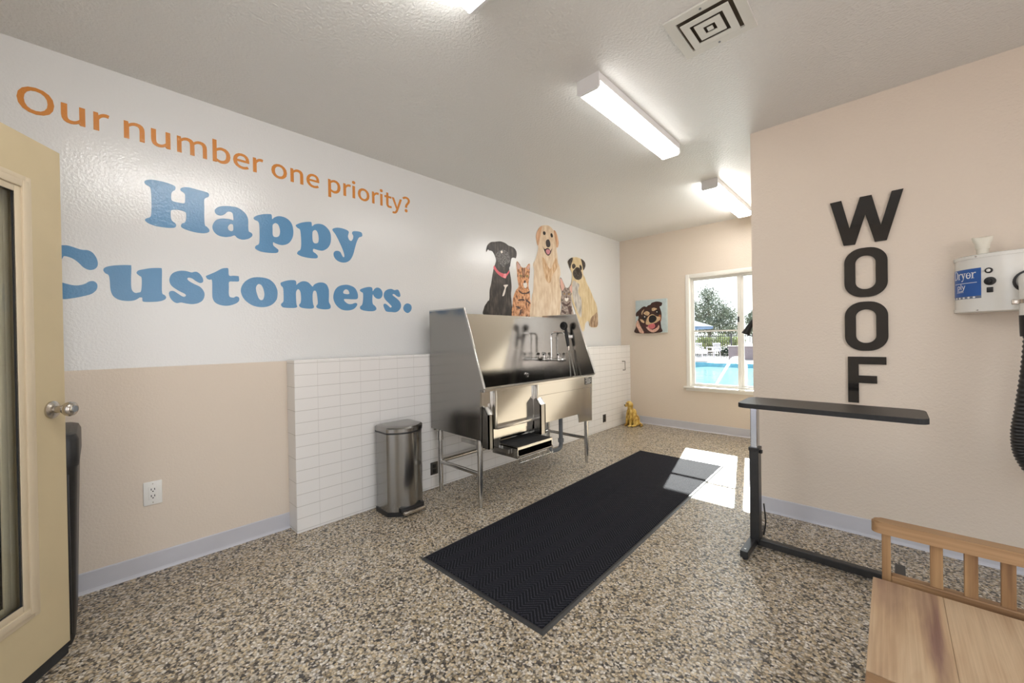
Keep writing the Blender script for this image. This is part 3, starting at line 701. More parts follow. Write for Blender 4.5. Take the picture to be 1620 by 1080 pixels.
# ------------------------------------------------------------------ animal decals above the sink
F = {
 'black': coat_fur('black dog coat', srgb(30, 26, 24), srgb(52, 45, 42), srgb(84, 76, 70), 26),
 'blackmuz': coat_fur('painted muzzle sheen', srgb(40, 36, 34), srgb(84, 80, 78), srgb(150, 147, 143), 90, (1, 1, 1)),  # grey speckle paints in the gloss reflection on the dark face
 'bengal': coat_fur('spotted orange cat coat', srgb(96, 52, 26), srgb(214, 150, 102), srgb(232, 184, 142), 32, (1, 1, 0.7)),
 'golden': coat_fur('golden dog coat', srgb(208, 182, 152), srgb(220, 198, 170), srgb(230, 212, 188), 22),
 'goldear': coat_fur('copper dog ear', srgb(186, 136, 100), srgb(206, 160, 124), srgb(220, 180, 148), 24),
 'goldruff': coat_fur('dark golden ruff', srgb(182, 140, 100), srgb(208, 172, 132), srgb(226, 200, 166), 28),
 'tabby': coat_fur('grey tabby coat', srgb(72, 62, 58), srgb(140, 124, 114), srgb(186, 170, 160), 40, (1, 1, 0.8)),
 'pug': coat_fur('fawn dog coat', srgb(200, 178, 138), srgb(212, 192, 152), srgb(222, 205, 170), 20),
 'pugdark': coat_fur('charcoal mask', srgb(34, 30, 28), srgb(60, 54, 51), srgb(96, 88, 82), 50, (1, 1, 1)),
 'puggrey': coat_fur('pale grey chest', srgb(150, 146, 142), srgb(190, 184, 176), srgb(212, 206, 198), 24),
 'pugbrown': coat_fur('brown haunch', srgb(128, 100, 78), srgb(170, 144, 118), srgb(200, 178, 152), 30),
}
MP = lambda n, c: mat(n, srgb(*c), 0.35, noise=(30, 0.05))
M_PINK, M_EYE, M_TONGUE, M_WHITE, M_EARP, M_STRIPE, M_AMBER = (MP('pink print', (226, 96, 110)), MP('dark eye print', (32, 24, 22)), MP('tongue print', (206, 136, 146)),
    MP('white print', (232, 226, 218)), MP('ear pink print', (214, 170, 156)), MP('dark stripe print', (74, 46, 34)), MP('amber print', (150, 120, 70)))
decals = [
 ('dog_decal', 'black', 'printed black dog with pink collar, leftmost of the animals on the wall', F['black'],
  [('haunch', F['black'], 0), ('leg', F['black'], 0), ('muzzle', F['blackmuz'], 1), ('ear', F['black'], 1), ('ear2', F['black'], 1), ('collar', M_PINK, 1), ('buckle', MP('pale pink print', (240, 150, 155)), 2),
   ('chest', M_WHITE, 1), ('nose', M_EYE, 2), ('eye', M_WHITE, 2)]),
 ('cat_decal', 'bengal', 'printed orange spotted cat between the black dog and golden dog', F['bengal'],
  [('ear', M_EARP, 1), ('ear2', M_EARP, 1), ('muzzle', M_WHITE, 1), ('nose', M_STRIPE, 2), ('eye', M_AMBER, 1), ('eye2', M_AMBER, 1), ('stripe', M_STRIPE, 1), ('stripe2', M_STRIPE, 1), ('stripe3', M_STRIPE, 1),
   ('blaze', M_STRIPE, 1), ('blaze2', M_STRIPE, 1), ('spot', M_STRIPE, 1), ('spot2', M_STRIPE, 1)]),
 ('dog_decal', 'golden', 'printed cream golden dog with open mouth, tallest animal on the wall', F['golden'],
  [('ruff', F['goldruff'], 1), ('leg', F['golden'], 1), ('leg2', F['golden'], 1), ('ear', F['goldear'], 1), ('ear2', F['goldear'], 1), ('brow', F['golden'], 1), ('mouth', M_EYE, 1), ('tongue', M_TONGUE, 2), ('nose', MP('nose print', (52, 44, 44)), 2), ('eye', M_EYE, 2), ('eye2', M_EYE, 2)]),
 ('cat_decal', 'tabby', 'printed small grey tabby cat with big ears below the tan mastiff', F['tabby'],
  [('ear', M_EARP, 1), ('ear2', M_EARP, 1), ('muzzle', M_WHITE, 1), ('nose', M_STRIPE, 2), ('eye', M_AMBER, 1), ('eye2', M_AMBER, 1), ('stripe', M_STRIPE, 1), ('stripe2', M_STRIPE, 1), ('stripe3', M_STRIPE, 1)]),
 ('dog_decal', 'pug', 'printed tan dog with black face mask, rightmost of the animals on the wall', F['pug'],
  [('chest', F['puggrey'], 1), ('leg', F['pug'], 2), ('haunch', F['pugbrown'], 1), ('paw', F['pugbrown'], 2), ('brow', F['pug'], 1), ('mask', F['pugdark'], 1), ('ear', F['pugdark'], 1), ('ear2', F['pugdark'], 1), ('eye', F['pugdark'], 1), ('eye2', F['pugdark'], 1), ('nose', M_EYE, 2)]),
]
for di, (nm, key, lab, fm, feats) in enumerate(decals):
    off = {'black': 0.0004, 'bengal': 0.0010, 'golden': 0.0016, 'tabby': 0.0034, 'pug': 0.0052}[key]
    body = solo(nm, flat([pairs(PETS[key]['body'])], 0.0006, onwall(off)), fm, lab, 'wall decal', group='animal decals above the dog wash', sm=False)
    for fn, fmat, lvl in feats:
        cl = 'ear' if fn.startswith('ear') else fn.rstrip('0123456789')
        obj(cl, flat([pairs(PETS[key][fn])], 0.0004, onwall(off + 0.0006 + 0.0005 * lvl)), fmat, body, sm=False)

# ------------------------------------------------------------------ black letters on the right wall
onright = lambda u, v, wd: (u, YR - wd, v)
def stadium(cx, cz, w_, h_, r): return [(cx + a, cz + b) for a, b in rrect(w_, h_, r, 10)]
LT = 0.014
solo('wall_letter', flat([pairs(WSH)], LT, onright, 0), M_GLOSSBLACK, 'glossy black letter W, topmost of the letters on the beige wall', 'letter', 'WOOF letters on the beige wall', sm=False)
for cz, lab in ((1.626, 'glossy black letter O right below the W'), (1.296, 'glossy black letter O right above the F')):
    solo('wall_letter', flat([stadium(2.850, cz, 0.199, 0.302, 0.088), stadium(2.850, cz, 0.093, 0.205, 0.045)], LT, onright, 0), M_GLOSSBLACK, lab, 'letter', 'WOOF letters on the beige wall', sm=False)
solo('wall_letter', flat([[(2.763, 1.108), (2.940, 1.108), (2.940, 1.062), (2.814, 1.062), (2.814, 0.992), (2.898, 0.992), (2.898, 0.946), (2.814, 0.946), (2.814, 0.822), (2.763, 0.822)]], LT, onright, 0),
     M_GLOSSBLACK, 'glossy black letter F, lowest of the letters just above the table', 'letter', 'WOOF letters on the beige wall', sm=False)

# ------------------------------------------------------------------ canvas of a dog on the far wall
cv = thing('dog_canvas', 'square canvas of a smiling brown dog left of the window', 'picture', (0.489, YF, 1.311))
CX0, CZ0, CD = 0.261, 1.311, 0.035
obj('canvas', B(CX0, CX0 + 0.457, YF - CD, YF, CZ0, CZ0 + 0.472, 0.002), mat('pale blue canvas', srgb(186, 200, 202), 0.7, noise=(25, 0.05), bump=(400, 0.1, 0.001)), cv)
on_cv = lambda lvl: (lambda u, v, wd: (CX0 + u, YF - CD - 0.0002 - lvl * 0.0005 - wd, CZ0 + v))
CM = {n: mat('painted ' + n, srgb(*c), 0.6, noise=(40, 0.25)) for n, c in dict(darkbrown=(62, 38, 32), tan=(206, 176, 138), rust=(150, 92, 60), maroon=(74, 30, 36), rose=(206, 110, 116), pinkish=(212, 170, 150), black=(18, 16, 18), pale=(236, 226, 220)).items()}
for fn, mn, lvl, pn in (('head', 'darkbrown', 0, 'painted_head'), ('neck', 'pinkish', 1, 'painted_fur'), ('neck2', 'maroon', 1, 'painted_fur'), ('shade', 'darkbrown', 2, 'painted_fur'), ('forehead', 'tan', 1, 'painted_fur'), ('brow', 'tan', 1, 'painted_fur'),
                    ('stripe', 'tan', 1, 'painted_fur'), ('cheek', 'tan', 3, 'painted_fur'), ('cheek2', 'rust', 1, 'painted_fur'), ('mouth', 'maroon', 3, 'painted_mouth'), ('muzzle', 'tan', 4, 'painted_muzzle'), ('chin', 'pinkish', 4, 'painted_chin'), ('tongue', 'rose', 5, 'painted_tongue'),
                    ('nose', 'black', 6, 'painted_nose'), ('eye', 'black', 4, 'painted_eye'), ('eye2', 'black', 4, 'painted_eye'), ('glint', 'pale', 5, 'painted_glint'), ('glint2', 'pale', 5, 'painted_glint')):
    obj(pn, flat([pairs(CANV[fn])], 0.0004, on_cv(lvl)), CM[mn], cv, sm=False)
# ------------------------------------------------------------------ dog wash tub
SY0, SY1 = 1.936, 3.440          # outer faces of the side panels
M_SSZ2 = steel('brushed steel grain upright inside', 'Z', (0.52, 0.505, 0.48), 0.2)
tub = thing('dog_wash_tub', 'stainless steel dog wash tub on legs against the tiled half wall', 'dog tub', (0.46, (SY0 + SY1) / 2, 0))
side = [(0.163, 1.494), (0.605, 1.491), (0.640, 1.400), (0.822, 0.900), (0.818, 0.885), (0.785, 0.880), (0.773, 0.510), (0.163, 0.520)]
bm = prism(new(), [(x, SY0, z) for x, z in side], (0, 0.018, 0))
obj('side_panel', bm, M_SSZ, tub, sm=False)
side2 = [(0.163, 1.494), (0.605, 1.491), (0.640, 1.400), (0.822, 0.900), (0.818, 0.885), (0.785, 0.880), (0.773, 0.430), (0.62, 0.430), (0.60, 0.52), (0.163, 0.520)]
bm = prism(new(), [(x, SY1 - 0.018, z) for x, z in side2], (0, 0.018, 0))
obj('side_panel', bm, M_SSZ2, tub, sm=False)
obj('edge_trim', T([(0.163, SY0 + 0.009, 1.494), (0.607, SY0 + 0.009, 1.492), (0.824, SY0 + 0.009, 0.892)], 0.010, seg=10), M_SST, tub)
obj('edge_trim', T([(0.163, SY1 - 0.009, 1.494), (0.607, SY1 - 0.009, 1.492), (0.824, SY1 - 0.009, 0.892)], 0.010, seg=10), M_SST, tub)
obj('backsplash', B(0.163, 0.181, SY0 + 0.018, SY1 - 0.018, 0.50, 1.488), M_SSX, tub)
# basin: sloped floor with coved back
bm = new()
prof = [(0.181, 0.72), (0.20, 0.60), (0.26, 0.555), (0.70, 0.545), (0.752, 0.57), (0.757, 0.86), (0.768, 0.86), (0.768, 0.53), (0.181, 0.53)]
prism(bm, [(x, SY0 + 0.018, z) for x, z in prof], (0, SY1 - SY0 - 0.036, 0))
obj('basin', bm, M_SSX, tub, sm=False)
# rolled front rim
bm = new()
prism(bm, [(x, SY0 + 0.018, z) for x, z in [(0.757, 0.865), (0.770, 0.893), (0.806, 0.893), (0.820, 0.884), (0.820, 0.868), (0.795, 0.862)]], (0, SY1 - SY0 - 0.036, 0))
obj('rim', bm, M_SSX, tub, sm=False)
# apron: upper band, right panel and gate
obj('apron_band', B(0.769, 0.782, SY0 + 0.018, 2.062, 0.772, 0.864), M_SSX, tub)
obj('apron_band', B(0.769, 0.784, 2.572, SY1 - 0.002, 0.765, 0.864), M_SSX, tub)
bm = new()
prism(bm, [(0.769, 2.572, 0.520), (0.769, 3.205, 0.520), (0.769, 3.210, 0.438), (0.769, SY1 - 0.002, 0.424), (0.769, SY1 - 0.002, 0.760), (0.769, 2.572, 0.760)], (0.008, 0, 0))
obj('apron_panel', bm, M_SSX, tub, sm=False)
obj('apron_panel', B(0.72, 0.742, SY0 + 0.018, 2.062, 0.53, 0.772), M_SSX, tub)
gate = obj('gate', join_bm(B(0.770, 0.776, 2.085, 2.572, 0.770, 0.866), B(0.758, 0.766, 2.085, 2.572, 0.590, 0.766)), M_SSX, tub, sm=False)
obj('gate_track', B(0.766, 0.806, 2.060, 2.086, 0.575, 0.868, 0.002), M_SST, tub)
obj('gate_track', B(0.766, 0.806, 2.550, 2.574, 0.575, 0.868, 0.002), M_SST, tub)
obj('gate_track', B(0.766, 0.806, 2.086, 2.550, 0.570, 0.592, 0.002), M_SST, tub)
obj('lower_skirt', B(0.74, 0.764, SY0 + 0.018, 2.60, 0.490, 0.572), M_SSX, tub)
def hook(y0, y1, z0, z1):
    bm = new()
    prism(bm, [(0.775, y0, z0), (0.775, y0, z1), (0.80, y0, z1 + 0.012), (0.845, y0, z1 - 0.04), (0.845, y0, z0)], (0, 0.012, 0))
    prism(bm, [(0.775, y1 - 0.012, z0), (0.775, y1 - 0.012, z1), (0.80, y1 - 0.012, z1 + 0.012), (0.845, y1 - 0.012, z1 - 0.04), (0.845, y1 - 0.012, z0)], (0, 0.012, 0))
    prism(bm, [(0.80, y0, z1 + 0.012), (0.845, y0, z1 - 0.04), (0.845, y0, z0), (0.838, y0, z0), (0.838, y0, z1 - 0.042), (0.797, y0, z1 + 0.005)], (0, y1 - y0, 0))
    obj('ramp_bracket', bm, M_SSZ, tub, sm=False)
hook(1.958, 2.008, 0.452, 0.742)
hook(2.548, 2.615, 0.452, 0.742)
# legs, feet and stretchers
for x, y, zt in ((0.738, 1.966, 0.53), (0.245, 1.966, 0.53), (0.735, 3.395, 0.53), (0.245, 3.395, 0.53)):
    lg = obj('leg', T([(x, y, 0.07), (x, y, zt)], 0.0205, seg=18), M_SST, tub)
    bm = lathe(new(), [(0.012, 0.0), (0.016, 0.004), (0.016, 0.05), (0.019, 0.072), (0.012, 0.074)], (x, y, 0), seg=16)
    obj('foot', bm, M_SST, lg)
    obj('collar', lathe(new(), [(0.021, -0.012), (0.026, -0.012), (0.026, 0.06), (0.021, 0.06)], (x, y, 0.44 if zt > 0.4 else 0.3), seg=16), M_SST, lg)
for a, b in (((0.245, 1.966, 0.248), (0.738, 1.966, 0.248)), ((0.245, 3.395, 0.248), (0.735, 3.395, 0.248)), ((0.245, 1.966, 0.252), (0.245, 3.395, 0.252))):
    obj('stretcher', T([a, b], 0.0165, seg=14), M_SST, tub)
# pull-out step
sx0, sx1, sy0, sy1, sz = 0.665, 0.935, 2.165, 2.585, 0.440
st = obj('step', join_bm(B(sx0, sx1, sy0, sy0 + 0.008, sz - 0.085, sz), B(sx0, sx1, sy1 - 0.008, sy1, sz - 0.085, sz),
                         B(sx0, sx1, sy0, sy1, sz - 0.012, sz - 0.002), B(sx1 - 0.006, sx1 + 0.004, sy0, sy1, sz - 0.022, sz, 0.002),
                         B(sx0, sx0 + 0.006, sy0, sy1, sz - 0.06, sz + 0.030), B(sx0 + 0.02, sx1 - 0.004, sy0 + 0.01, sy1 - 0.01, sz - 0.085, sz - 0.078)), M_SSX, tub, sm=False)
for y0, y1 in ((sy0 + 0.012, sy1 - 0.012),):
    for x0, x1 in ((sx0 + 0.03, sx0 + 0.135), (sx0 + 0.145, sx1 - 0.014)):
        bm = new()
        n = 12
        for k in range(n):
            a = x0 + (x1 - x0) * k / n
            box(bm, a, a + (x1 - x0) / n * 0.7, y0, y1, sz - 0.002, sz + 0.003)
        box(bm, x0, x1, y0, y1, sz - 0.003, sz + 0.0005)
        obj('tread', bm, M_RUBBER, st, sm=False)
obj('step_shade', B(sx0 + 0.03, sx0 + 0.04, sy0 + 0.008, sy1 - 0.008, sz - 0.078, sz - 0.012), M_DARK, st)  # dark sheet put in for the shade inside the open step
bm = tube(new(), [(sx1 - 0.03, sy0 + 0.012, sz - 0.06), (sx1 + 0.012, sy0 + 0.012, sz - 0.065), (sx1 + 0.012, sy0 + 0.012, sz - 0.115), (sx1 + 0.012, sy1 - 0.012, sz - 0.115), (sx1 + 0.012, sy1 - 0.012, sz - 0.065), (sx1 - 0.03, sy1 - 0.012, sz - 0.06)], 0.005, seg=8)
tube(bm, [(sx1 + 0.012, sy0 + 0.012, sz - 0.068), (sx1 + 0.012, sy1 - 0.012, sz - 0.068)], 0.006, seg=8)
obj('wire_bar', bm, M_SST, st)
for ya, yb in ((sy0 - 0.022, sy0 - 0.004), (sy1 + 0.004, sy1 + 0.022)):
    obj('step_rail', join_bm(B(0.30, 0.86, ya, yb, sz - 0.055, sz - 0.025), B(0.66, 0.76, ya, yb, sz - 0.03, 0.50)), M_SST, tub, sm=False)
# drain
dp = [(0.5, 3.285, 0.54), (0.5, 3.285, 0.20)] + arc_pts((0.5, 3.285, 0.17), (0.5, 3.28, 0.125), (0.5, 3.225, 0.125), 6) + arc_pts((0.5, 3.18, 0.125), (0.5, 3.13, 0.125), (0.49, 3.12, 0.17), 6) + [(0.45, 3.10, 0.23), (0.24, 3.06, 0.25), (0.17, 3.05, 0.25)]
dr = obj('drain_pipe', T(dp, 0.021, seg=14), M_PVC, tub)
bm = lathe(new(), [(0.021, 0), (0.03, 0), (0.03, 0.035), (0.021, 0.035)], (0.5, 3.285, 0.19), seg=16)
lathe(bm, [(0.021, 0), (0.03, 0), (0.03, 0.03), (0.021, 0.03)], (0.5, 3.285, 0.49), seg=16)
obj('slip_nut', bm, M_PVC, dr)
obj('supply_hose', T([(0.62, 3.10, 0.54)] + arc_pts((0.62, 3.10, 0.52), (0.62, 3.16, 0.45), (0.62, 3.22, 0.52), 8) + [(0.62, 3.23, 0.54)], 0.008, seg=8), mat('red brown hose', srgb(150, 78, 62), 0.5, noise=(20, 0.1)), tub)
# maker plate: dark plate with pale bars
pl_ = obj('label_plate', B(0.784, 0.7865, 3.305, 3.425, 0.795, 0.868), mat('dark label', srgb(62, 60, 58), 0.4, noise=(30, 0.1)), tub)
bm = new()
for k, (a, b) in enumerate(((0.0, 0.55), (0.1, 0.95), (0.0, 0.9), (0.2, 1.0), (0.05, 0.8))):
    z = 0.858 - k * 0.0125
    box(bm, 0.7862, 0.7872, 3.315 + 0.1 * a, 3.315 + 0.1 * b, z - 0.0035, z)
obj('label_print', bm, M_PLATE, pl_, sm=False)
lp = lathe(new(), [(0.0, 0), (0.022, 0), (0.022, 0.006), (0.0, 0.006)], (0.181, 3.13, 0.879), (1, 0, 0), 18)
tr_ = obj('tether_ring', lp, M_CHROME, tub)
obj('ring', tube(new(), [(0.195 + 0.004 * math.sin(a), 3.13 + 0.018 * math.cos(a), 0.872 + 0.02 * math.sin(a)) for a in [2 * PI * k / 16 for k in range(16)]], 0.0035, 8, closed=True), M_CHROME, tr_)

# ------------------------------------------------------------------ faucet on the right panel
FY = SY1 - 0.018
fy = FY - 0.05
bm = tube(new(), [(0.225, fy, 1.025), (0.42, fy, 1.025)], 0.012, 14)
for x in (0.225, 0.42):
    lathe(bm, [(0.0, 0), (0.026, 0.0), (0.026, 0.008), (0.014, 0.014), (0.013, 0.05)], (x, FY, 1.025), (0, -1, 0), 18)
ball(bm, (0.225, fy, 1.025), 0.02); ball(bm, (0.42, fy, 1.025), 0.02); ball(bm, (0.325, fy, 1.03), 0.02)
fa = obj('faucet', bm, M_CHROME, tub, label='chrome two handle wall faucet')
for x in (0.225, 0.42):
    bm = lathe(new(), [(0.009, 0), (0.009, 0.035), (0.02, 0.04), (0.022, 0.055), (0.016, 0.064), (0.0, 0.066)], (x, fy, 1.035), seg=18)
    obj('handle', bm, M_CHROME, fa)
obj('riser', T([(0.325, fy, 1.03), (0.325, fy, 1.26)] + arc_pts((0.325, fy, 1.275), (0.325, fy, 1.315), (0.37, fy, 1.315), 6) + [(0.45, fy, 1.315)] + arc_pts((0.47, fy, 1.315), (0.505, fy, 1.31), (0.51, fy, 1.27), 6), 0.0095, seg=12), M_CHROME, fa)
bm = lathe(new(), [(0.0095, 0), (0.015, 0.004), (0.015, 0.03), (0.0095, 0.034)], (0.325, fy, 1.235), seg=16)
lathe(bm, [(0.0095, 0), (0.014, 0.002), (0.014, 0.015), (0.0095, 0.017)], (0.325, fy, 1.20), seg=16)
obj('riser_nut', bm, M_CHROME, fa)
sp = thing('hand_sprayer', 'black dog shower head hanging beside the faucet with grey hose', 'sprayer', (0.53, FY - 0.05, 0.9))
hx, hy = 0.515, FY - 0.05
obj('grip', T([(hx + 0.032, hy, 1.165), (hx + 0.028, hy, 1.20), (hx + 0.012, hy, 1.28), (hx + 0.004, hy, 1.34), (hx, hy - 0.01, 1.372)], [0.013, 0.017, 0.019, 0.015, 0.02], seg=14), M_BLACK, sp)
hd = obj('spray_head', lathe(new(), [(0.0, -0.02), (0.022, -0.018), (0.040, 0.0), (0.044, 0.012), (0.040, 0.020), (0.0, 0.022)], (hx, hy - 0.02, 1.382), (0.25, -1, -0.15), 22), M_BLACK, sp)
bm = new()
for k in range(10):
    a = 2 * PI * k / 10
    ball(bm, Vector((hx, hy - 0.02, 1.382)) + Vector((0.25, -1, -0.15)).normalized() * 0.022 + Vector((math.cos(a) * 0.026, 0, math.sin(a) * 0.026)), 0.003, 8)
obj('nozzles', bm, M_PVC, hd)
obj('wall_clip', join_bm(B(hx + 0.0, hx + 0.03, hy + 0.012, FY, 1.25, 1.285, 0.003)), M_CHROME, sp)
obj('hose_collar', lathe(new(), [(0.0, 0), (0.012, 0), (0.014, 0.03), (0.013, 0.045), (0, 0.045)], (hx + 0.035, hy, 1.125), seg=14), M_NICKEL, sp)
M_HOSE = mat('grey ribbed hose', srgb(150, 146, 138), 0.35, 0.6, noise=(60, 0.2))
obj('hose', T([(hx + 0.036, hy, 1.13), (hx + 0.045, hy, 1.02), (hx + 0.058, hy - 0.004, 0.90), (hx + 0.068, hy - 0.01, 0.78), (hx + 0.085, hy - 0.015, 0.66), (hx + 0.10, hy - 0.015, 0.61)] + arc_pts((hx + 0.11, hy - 0.015, 0.592), (hx + 0.125, hy - 0.015, 0.57), (hx + 0.137, hy - 0.01, 0.60), 6) + [(hx + 0.125, hy, 0.75), (hx + 0.11, hy, 0.88), (hx + 0.075, hy, 1.02), (hx + 0.045, hy + 0.004, 1.13)], 0.007, seg=10), M_HOSE, sp)

# ------------------------------------------------------------------ step trash can
tc_ = thing('step_trash_can', 'stainless steel pedal trash can beside the dog wash tub', 'trash can', (0.30, 1.565, 0))
def can_outline(z, g=0.0, xb=0.185):
    """straight sides, bowed front facing +x, small back radius"""
    y0, y1, xf, bow = 1.418 - g, 1.711 + g, 0.372 + g, 0.075
    pts = [(xb - g + 0.02, y0, z), (xf - 0.012, y0, z), (xf, y0 + 0.010, z)]
    for k in range(1, 14):
        t = k / 14
        yy = y0 + 0.010 + (y1 - y0 - 0.02) * t
        pts.append((xf + bow * (1 - (2 * t - 1) ** 2), yy, z))
    pts += [(xf, y1 - 0.010, z), (xf - 0.012, y1, z), (xb - g + 0.02, y1, z), (xb - g + 0.006, y1 - 0.006, z), (xb - g, y1 - 0.02, z), (xb - g, y0 + 0.02, z), (xb - g + 0.006, y0 + 0.006, z)]
    return pts
def loft(bm, loops):
    rs = [[bm.verts.new(p) for p in l] for l in loops]
    n = len(rs[0])
    for a, b in zip(rs, rs[1:]):
        for k in range(n):
            bm.faces.new((a[k], a[(k + 1) % n], b[(k + 1) % n], b[k]))
    bm.faces.new(rs[0]); bm.faces.new(rs[-1])
    return bm
obj('body', loft(new(), [can_outline(0.03), can_outline(0.585)]), M_SSZ, tc_, angle=0.5)
obj('base_ring', loft(new(), [can_outline(0.0, 0.004), can_outline(0.03, 0.004), can_outline(0.032, 0.0)]), M_BLACK, tc_, angle=0.5)
obj('bag_rim', loft(new(), [can_outline(0.585, 0.003), can_outline(0.597, 0.003)]), M_BLACK, tc_, angle=0.5)
obj('lid', loft(new(), [can_outline(0.597, 0.004), can_outline(0.622, 0.004), can_outline(0.632, -0.004), can_outline(0.637, -0.02), can_outline(0.638, -0.05)]), M_SSZ, tc_, angle=0.5)
obj('pedal', B(0.43, 0.482, 1.485, 1.655, 0.018, 0.042, 0.006), M_NICKEL, tc_)
obj('pedal_slot', B(0.40, 0.4505, 1.475, 1.665, 0.032, 0.062, 0.004), M_BLACK, tc_)

# ------------------------------------------------------------------ black bin behind the door
bn = thing('tall_black_bin', 'tall black plastic bin standing behind the open door', 'bin', (0.30, -0.25, 0))
def bin_loop(z, g=0.0):
    x0, x1, y0, y1 = 0.10 - g, 0.505 + g, -0.47 - g, -0.052 + g
    return [((x0 + x1) / 2 + a, (y0 + y1) / 2 + b, z) for a, b in rrect(x1 - x0, y1 - y0, 0.035, 5)]
obj('body', loft(new(), [bin_loop(0.0, -0.03), bin_loop(0.03, -0.022), bin_loop(0.74, -0.006), bin_loop(0.75, -0.004)]), M_BLACK, bn)
obj('lid', loft(new(), [bin_loop(0.75, -0.002), bin_loop(0.77, 0.0), bin_loop(0.86, 0.0), bin_loop(0.882, -0.008), bin_loop(0.89, -0.025)]), M_BLACK, bn)
obj('handle_recess', join_bm(B(0.506, 0.512, -0.40, -0.10, 0.775, 0.845, 0.004)), M_GLOSSBLACK, bn)
obj('rib', join_bm(*[B(0.488, 0.499, -0.09 - k * 0.10, -0.082 - k * 0.10, 0.06, 0.72, 0.002) for k in range(4)]), M_BLACK, bn)

# ------------------------------------------------------------------ open door
DX, DY = 0.531, -0.088
DW, DTH = 0.915, 0.044
ang = math.atan2(-0.53, 0.848)
M_DOOR = mat('cream door paint', srgb(196, 180, 146), 0.45, noise=(5, 0.04), bump=(120, 0.05, 0.002))
M_DOORT = mat('cream lite frame', srgb(205, 190, 164), 0.45, noise=(5, 0.03))
door = thing('door_1', 'open cream door with a tall glass panel at left', 'door', (DX, DY, 0), ang, kind='structure')
def D(*a, **k): return B(*a, **k)
u0, u1, z0, z1 = 0.140, 0.775, 0.26, 1.87
zb, zt = 0.054, 2.03
bm = D(0, u0, -DTH, 0, zb, zt)
box(bm, u1, DW, -DTH, 0, zb, zt); box(bm, u0, u1, -DTH, 0, zb, z0); box(bm, u0, u1, -DTH, 0, z1, zt)
obj('slab', bm, M_DOOR, door, sm=False, local=True)
def moulding(n0, sgn):
    bm = new()
    for (g, h, t) in ((0.005, 0.006, 0.022), (-0.015, 0.014, 0.026), (-0.039, 0.008, 0.026)):
        a0, a1, b0, b1 = u0 - g, u1 + g, z0 - g, z1 + g
        for (p, q, r, s) in ((a0, a0 + t, b0, b1), (a1 - t, a1, b0, b1), (a0 + t, a1 - t, b0, b0 + t), (a0 + t, a1 - t, b1 - t, b1)):
            lo, hi = (n0, n0 + h) if sgn > 0 else (n0 - h, n0)
            box(bm, p, q, lo, hi, r, s, 0.003)
    return bm
obj('lite_frame', moulding(0, 1), M_DOORT, door, local=True)
obj('lite_frame', moulding(-DTH, -1), M_DOORT, door, local=True)
obj('gasket', frame(new(), u0 + 0.055, u1 - 0.055, z0 + 0.055, z1 - 0.055, -0.003, 0.006, 0.010), M_RUBBER, door, local=True)
obj('pane', D(u0 + 0.001, u1 - 0.001, -0.008, -0.003, z0 + 0.001, z1 - 0.001), M_GLASS, door, local=True)
obj('door_sweep', D(0.0, DW, -DTH + 0.004, -0.006, 0.004, 0.056), M_RUBBER, door, local=True, label='black door sweep')
kz = 1.003
bm = lathe(new(), [(0.0, 0), (0.034, 0), (0.034, 0.006), (0.026, 0.012), (0.014, 0.014), (0.013, 0.034), (0.018, 0.038), (0.026, 0.048), (0.0285, 0.058), (0.026, 0.068), (0.020, 0.073), (0.0, 0.073)], (0.062, 0, kz), (0, 1, 0), 28)
kb = obj('door_knob', bm, M_NICKEL, door, local=True)
obj('knob_button', lathe(new(), [(0.0, 0.073), (0.013, 0.073), (0.012, 0.076), (0, 0.076)], (0.062, 0, kz), (0, 1, 0), 20), M_PVC, kb, local=True)
bm = lathe(new(), [(0.0, 0), (0.034, 0), (0.034, 0.006), (0.026, 0.012), (0.014, 0.014), (0.013, 0.034), (0.018, 0.038), (0.026, 0.048), (0.0285, 0.058), (0.026, 0.068), (0.0, 0.073)], (0.062, -DTH, kz), (0, -1, 0), 28)
obj('door_knob', bm, M_NICKEL, door, local=True)
obj('hinge', join_bm(*[D(DW, DW + 0.01, -DTH, -DTH + 0.02, z, z + 0.1) for z in (0.25, 1.0, 1.75)]), M_NICKEL, door, local=True)

# ------------------------------------------------------------------ floor mat
mt = thing('floor_mat', 'long black ribbed carpet mat on the pebble floor', 'mat', (1.41, 2.70, 0))
cs = [Vector((0.997, 1.268, 0)), Vector((1.893, 1.281, 0)), Vector((1.797, 4.136, 0)), Vector((0.940, 4.130, 0))]
def quad_prism(pts, zlo, zhi, top_in=0.0):
    c = sum(pts, Vector()) / 4
    bm = new()
    a = [bm.verts.new((p.x, p.y, zlo)) for p in pts]
    b = [bm.verts.new((p.x + (c.x - p.x) * top_in / 0.45, p.y + (c.y - p.y) * top_in / 1.4, zhi)) for p in pts]
    bm.faces.new(a); bm.faces.new(b)
    for i in range(4): bm.faces.new((a[i], a[(i + 1) % 4], b[(i + 1) % 4], b[i]))
    return bm
obj('border', quad_prism(cs, 0.0, 0.006, 0.012), mat('black vinyl mat edge', (0.03, 0.03, 0.031), 0.38, noise=(20, 0.2)), mt, sm=False)
c = sum(cs, Vector()) / 4
ins = [Vector((p.x + (c.x - p.x) * 0.05, p.y + (c.y - p.y) * 0.016, 0)) for p in cs]
obj('carpet', quad_prism(ins, 0.004, 0.011, 0.003), mat_carpet(), mt, sm=False)

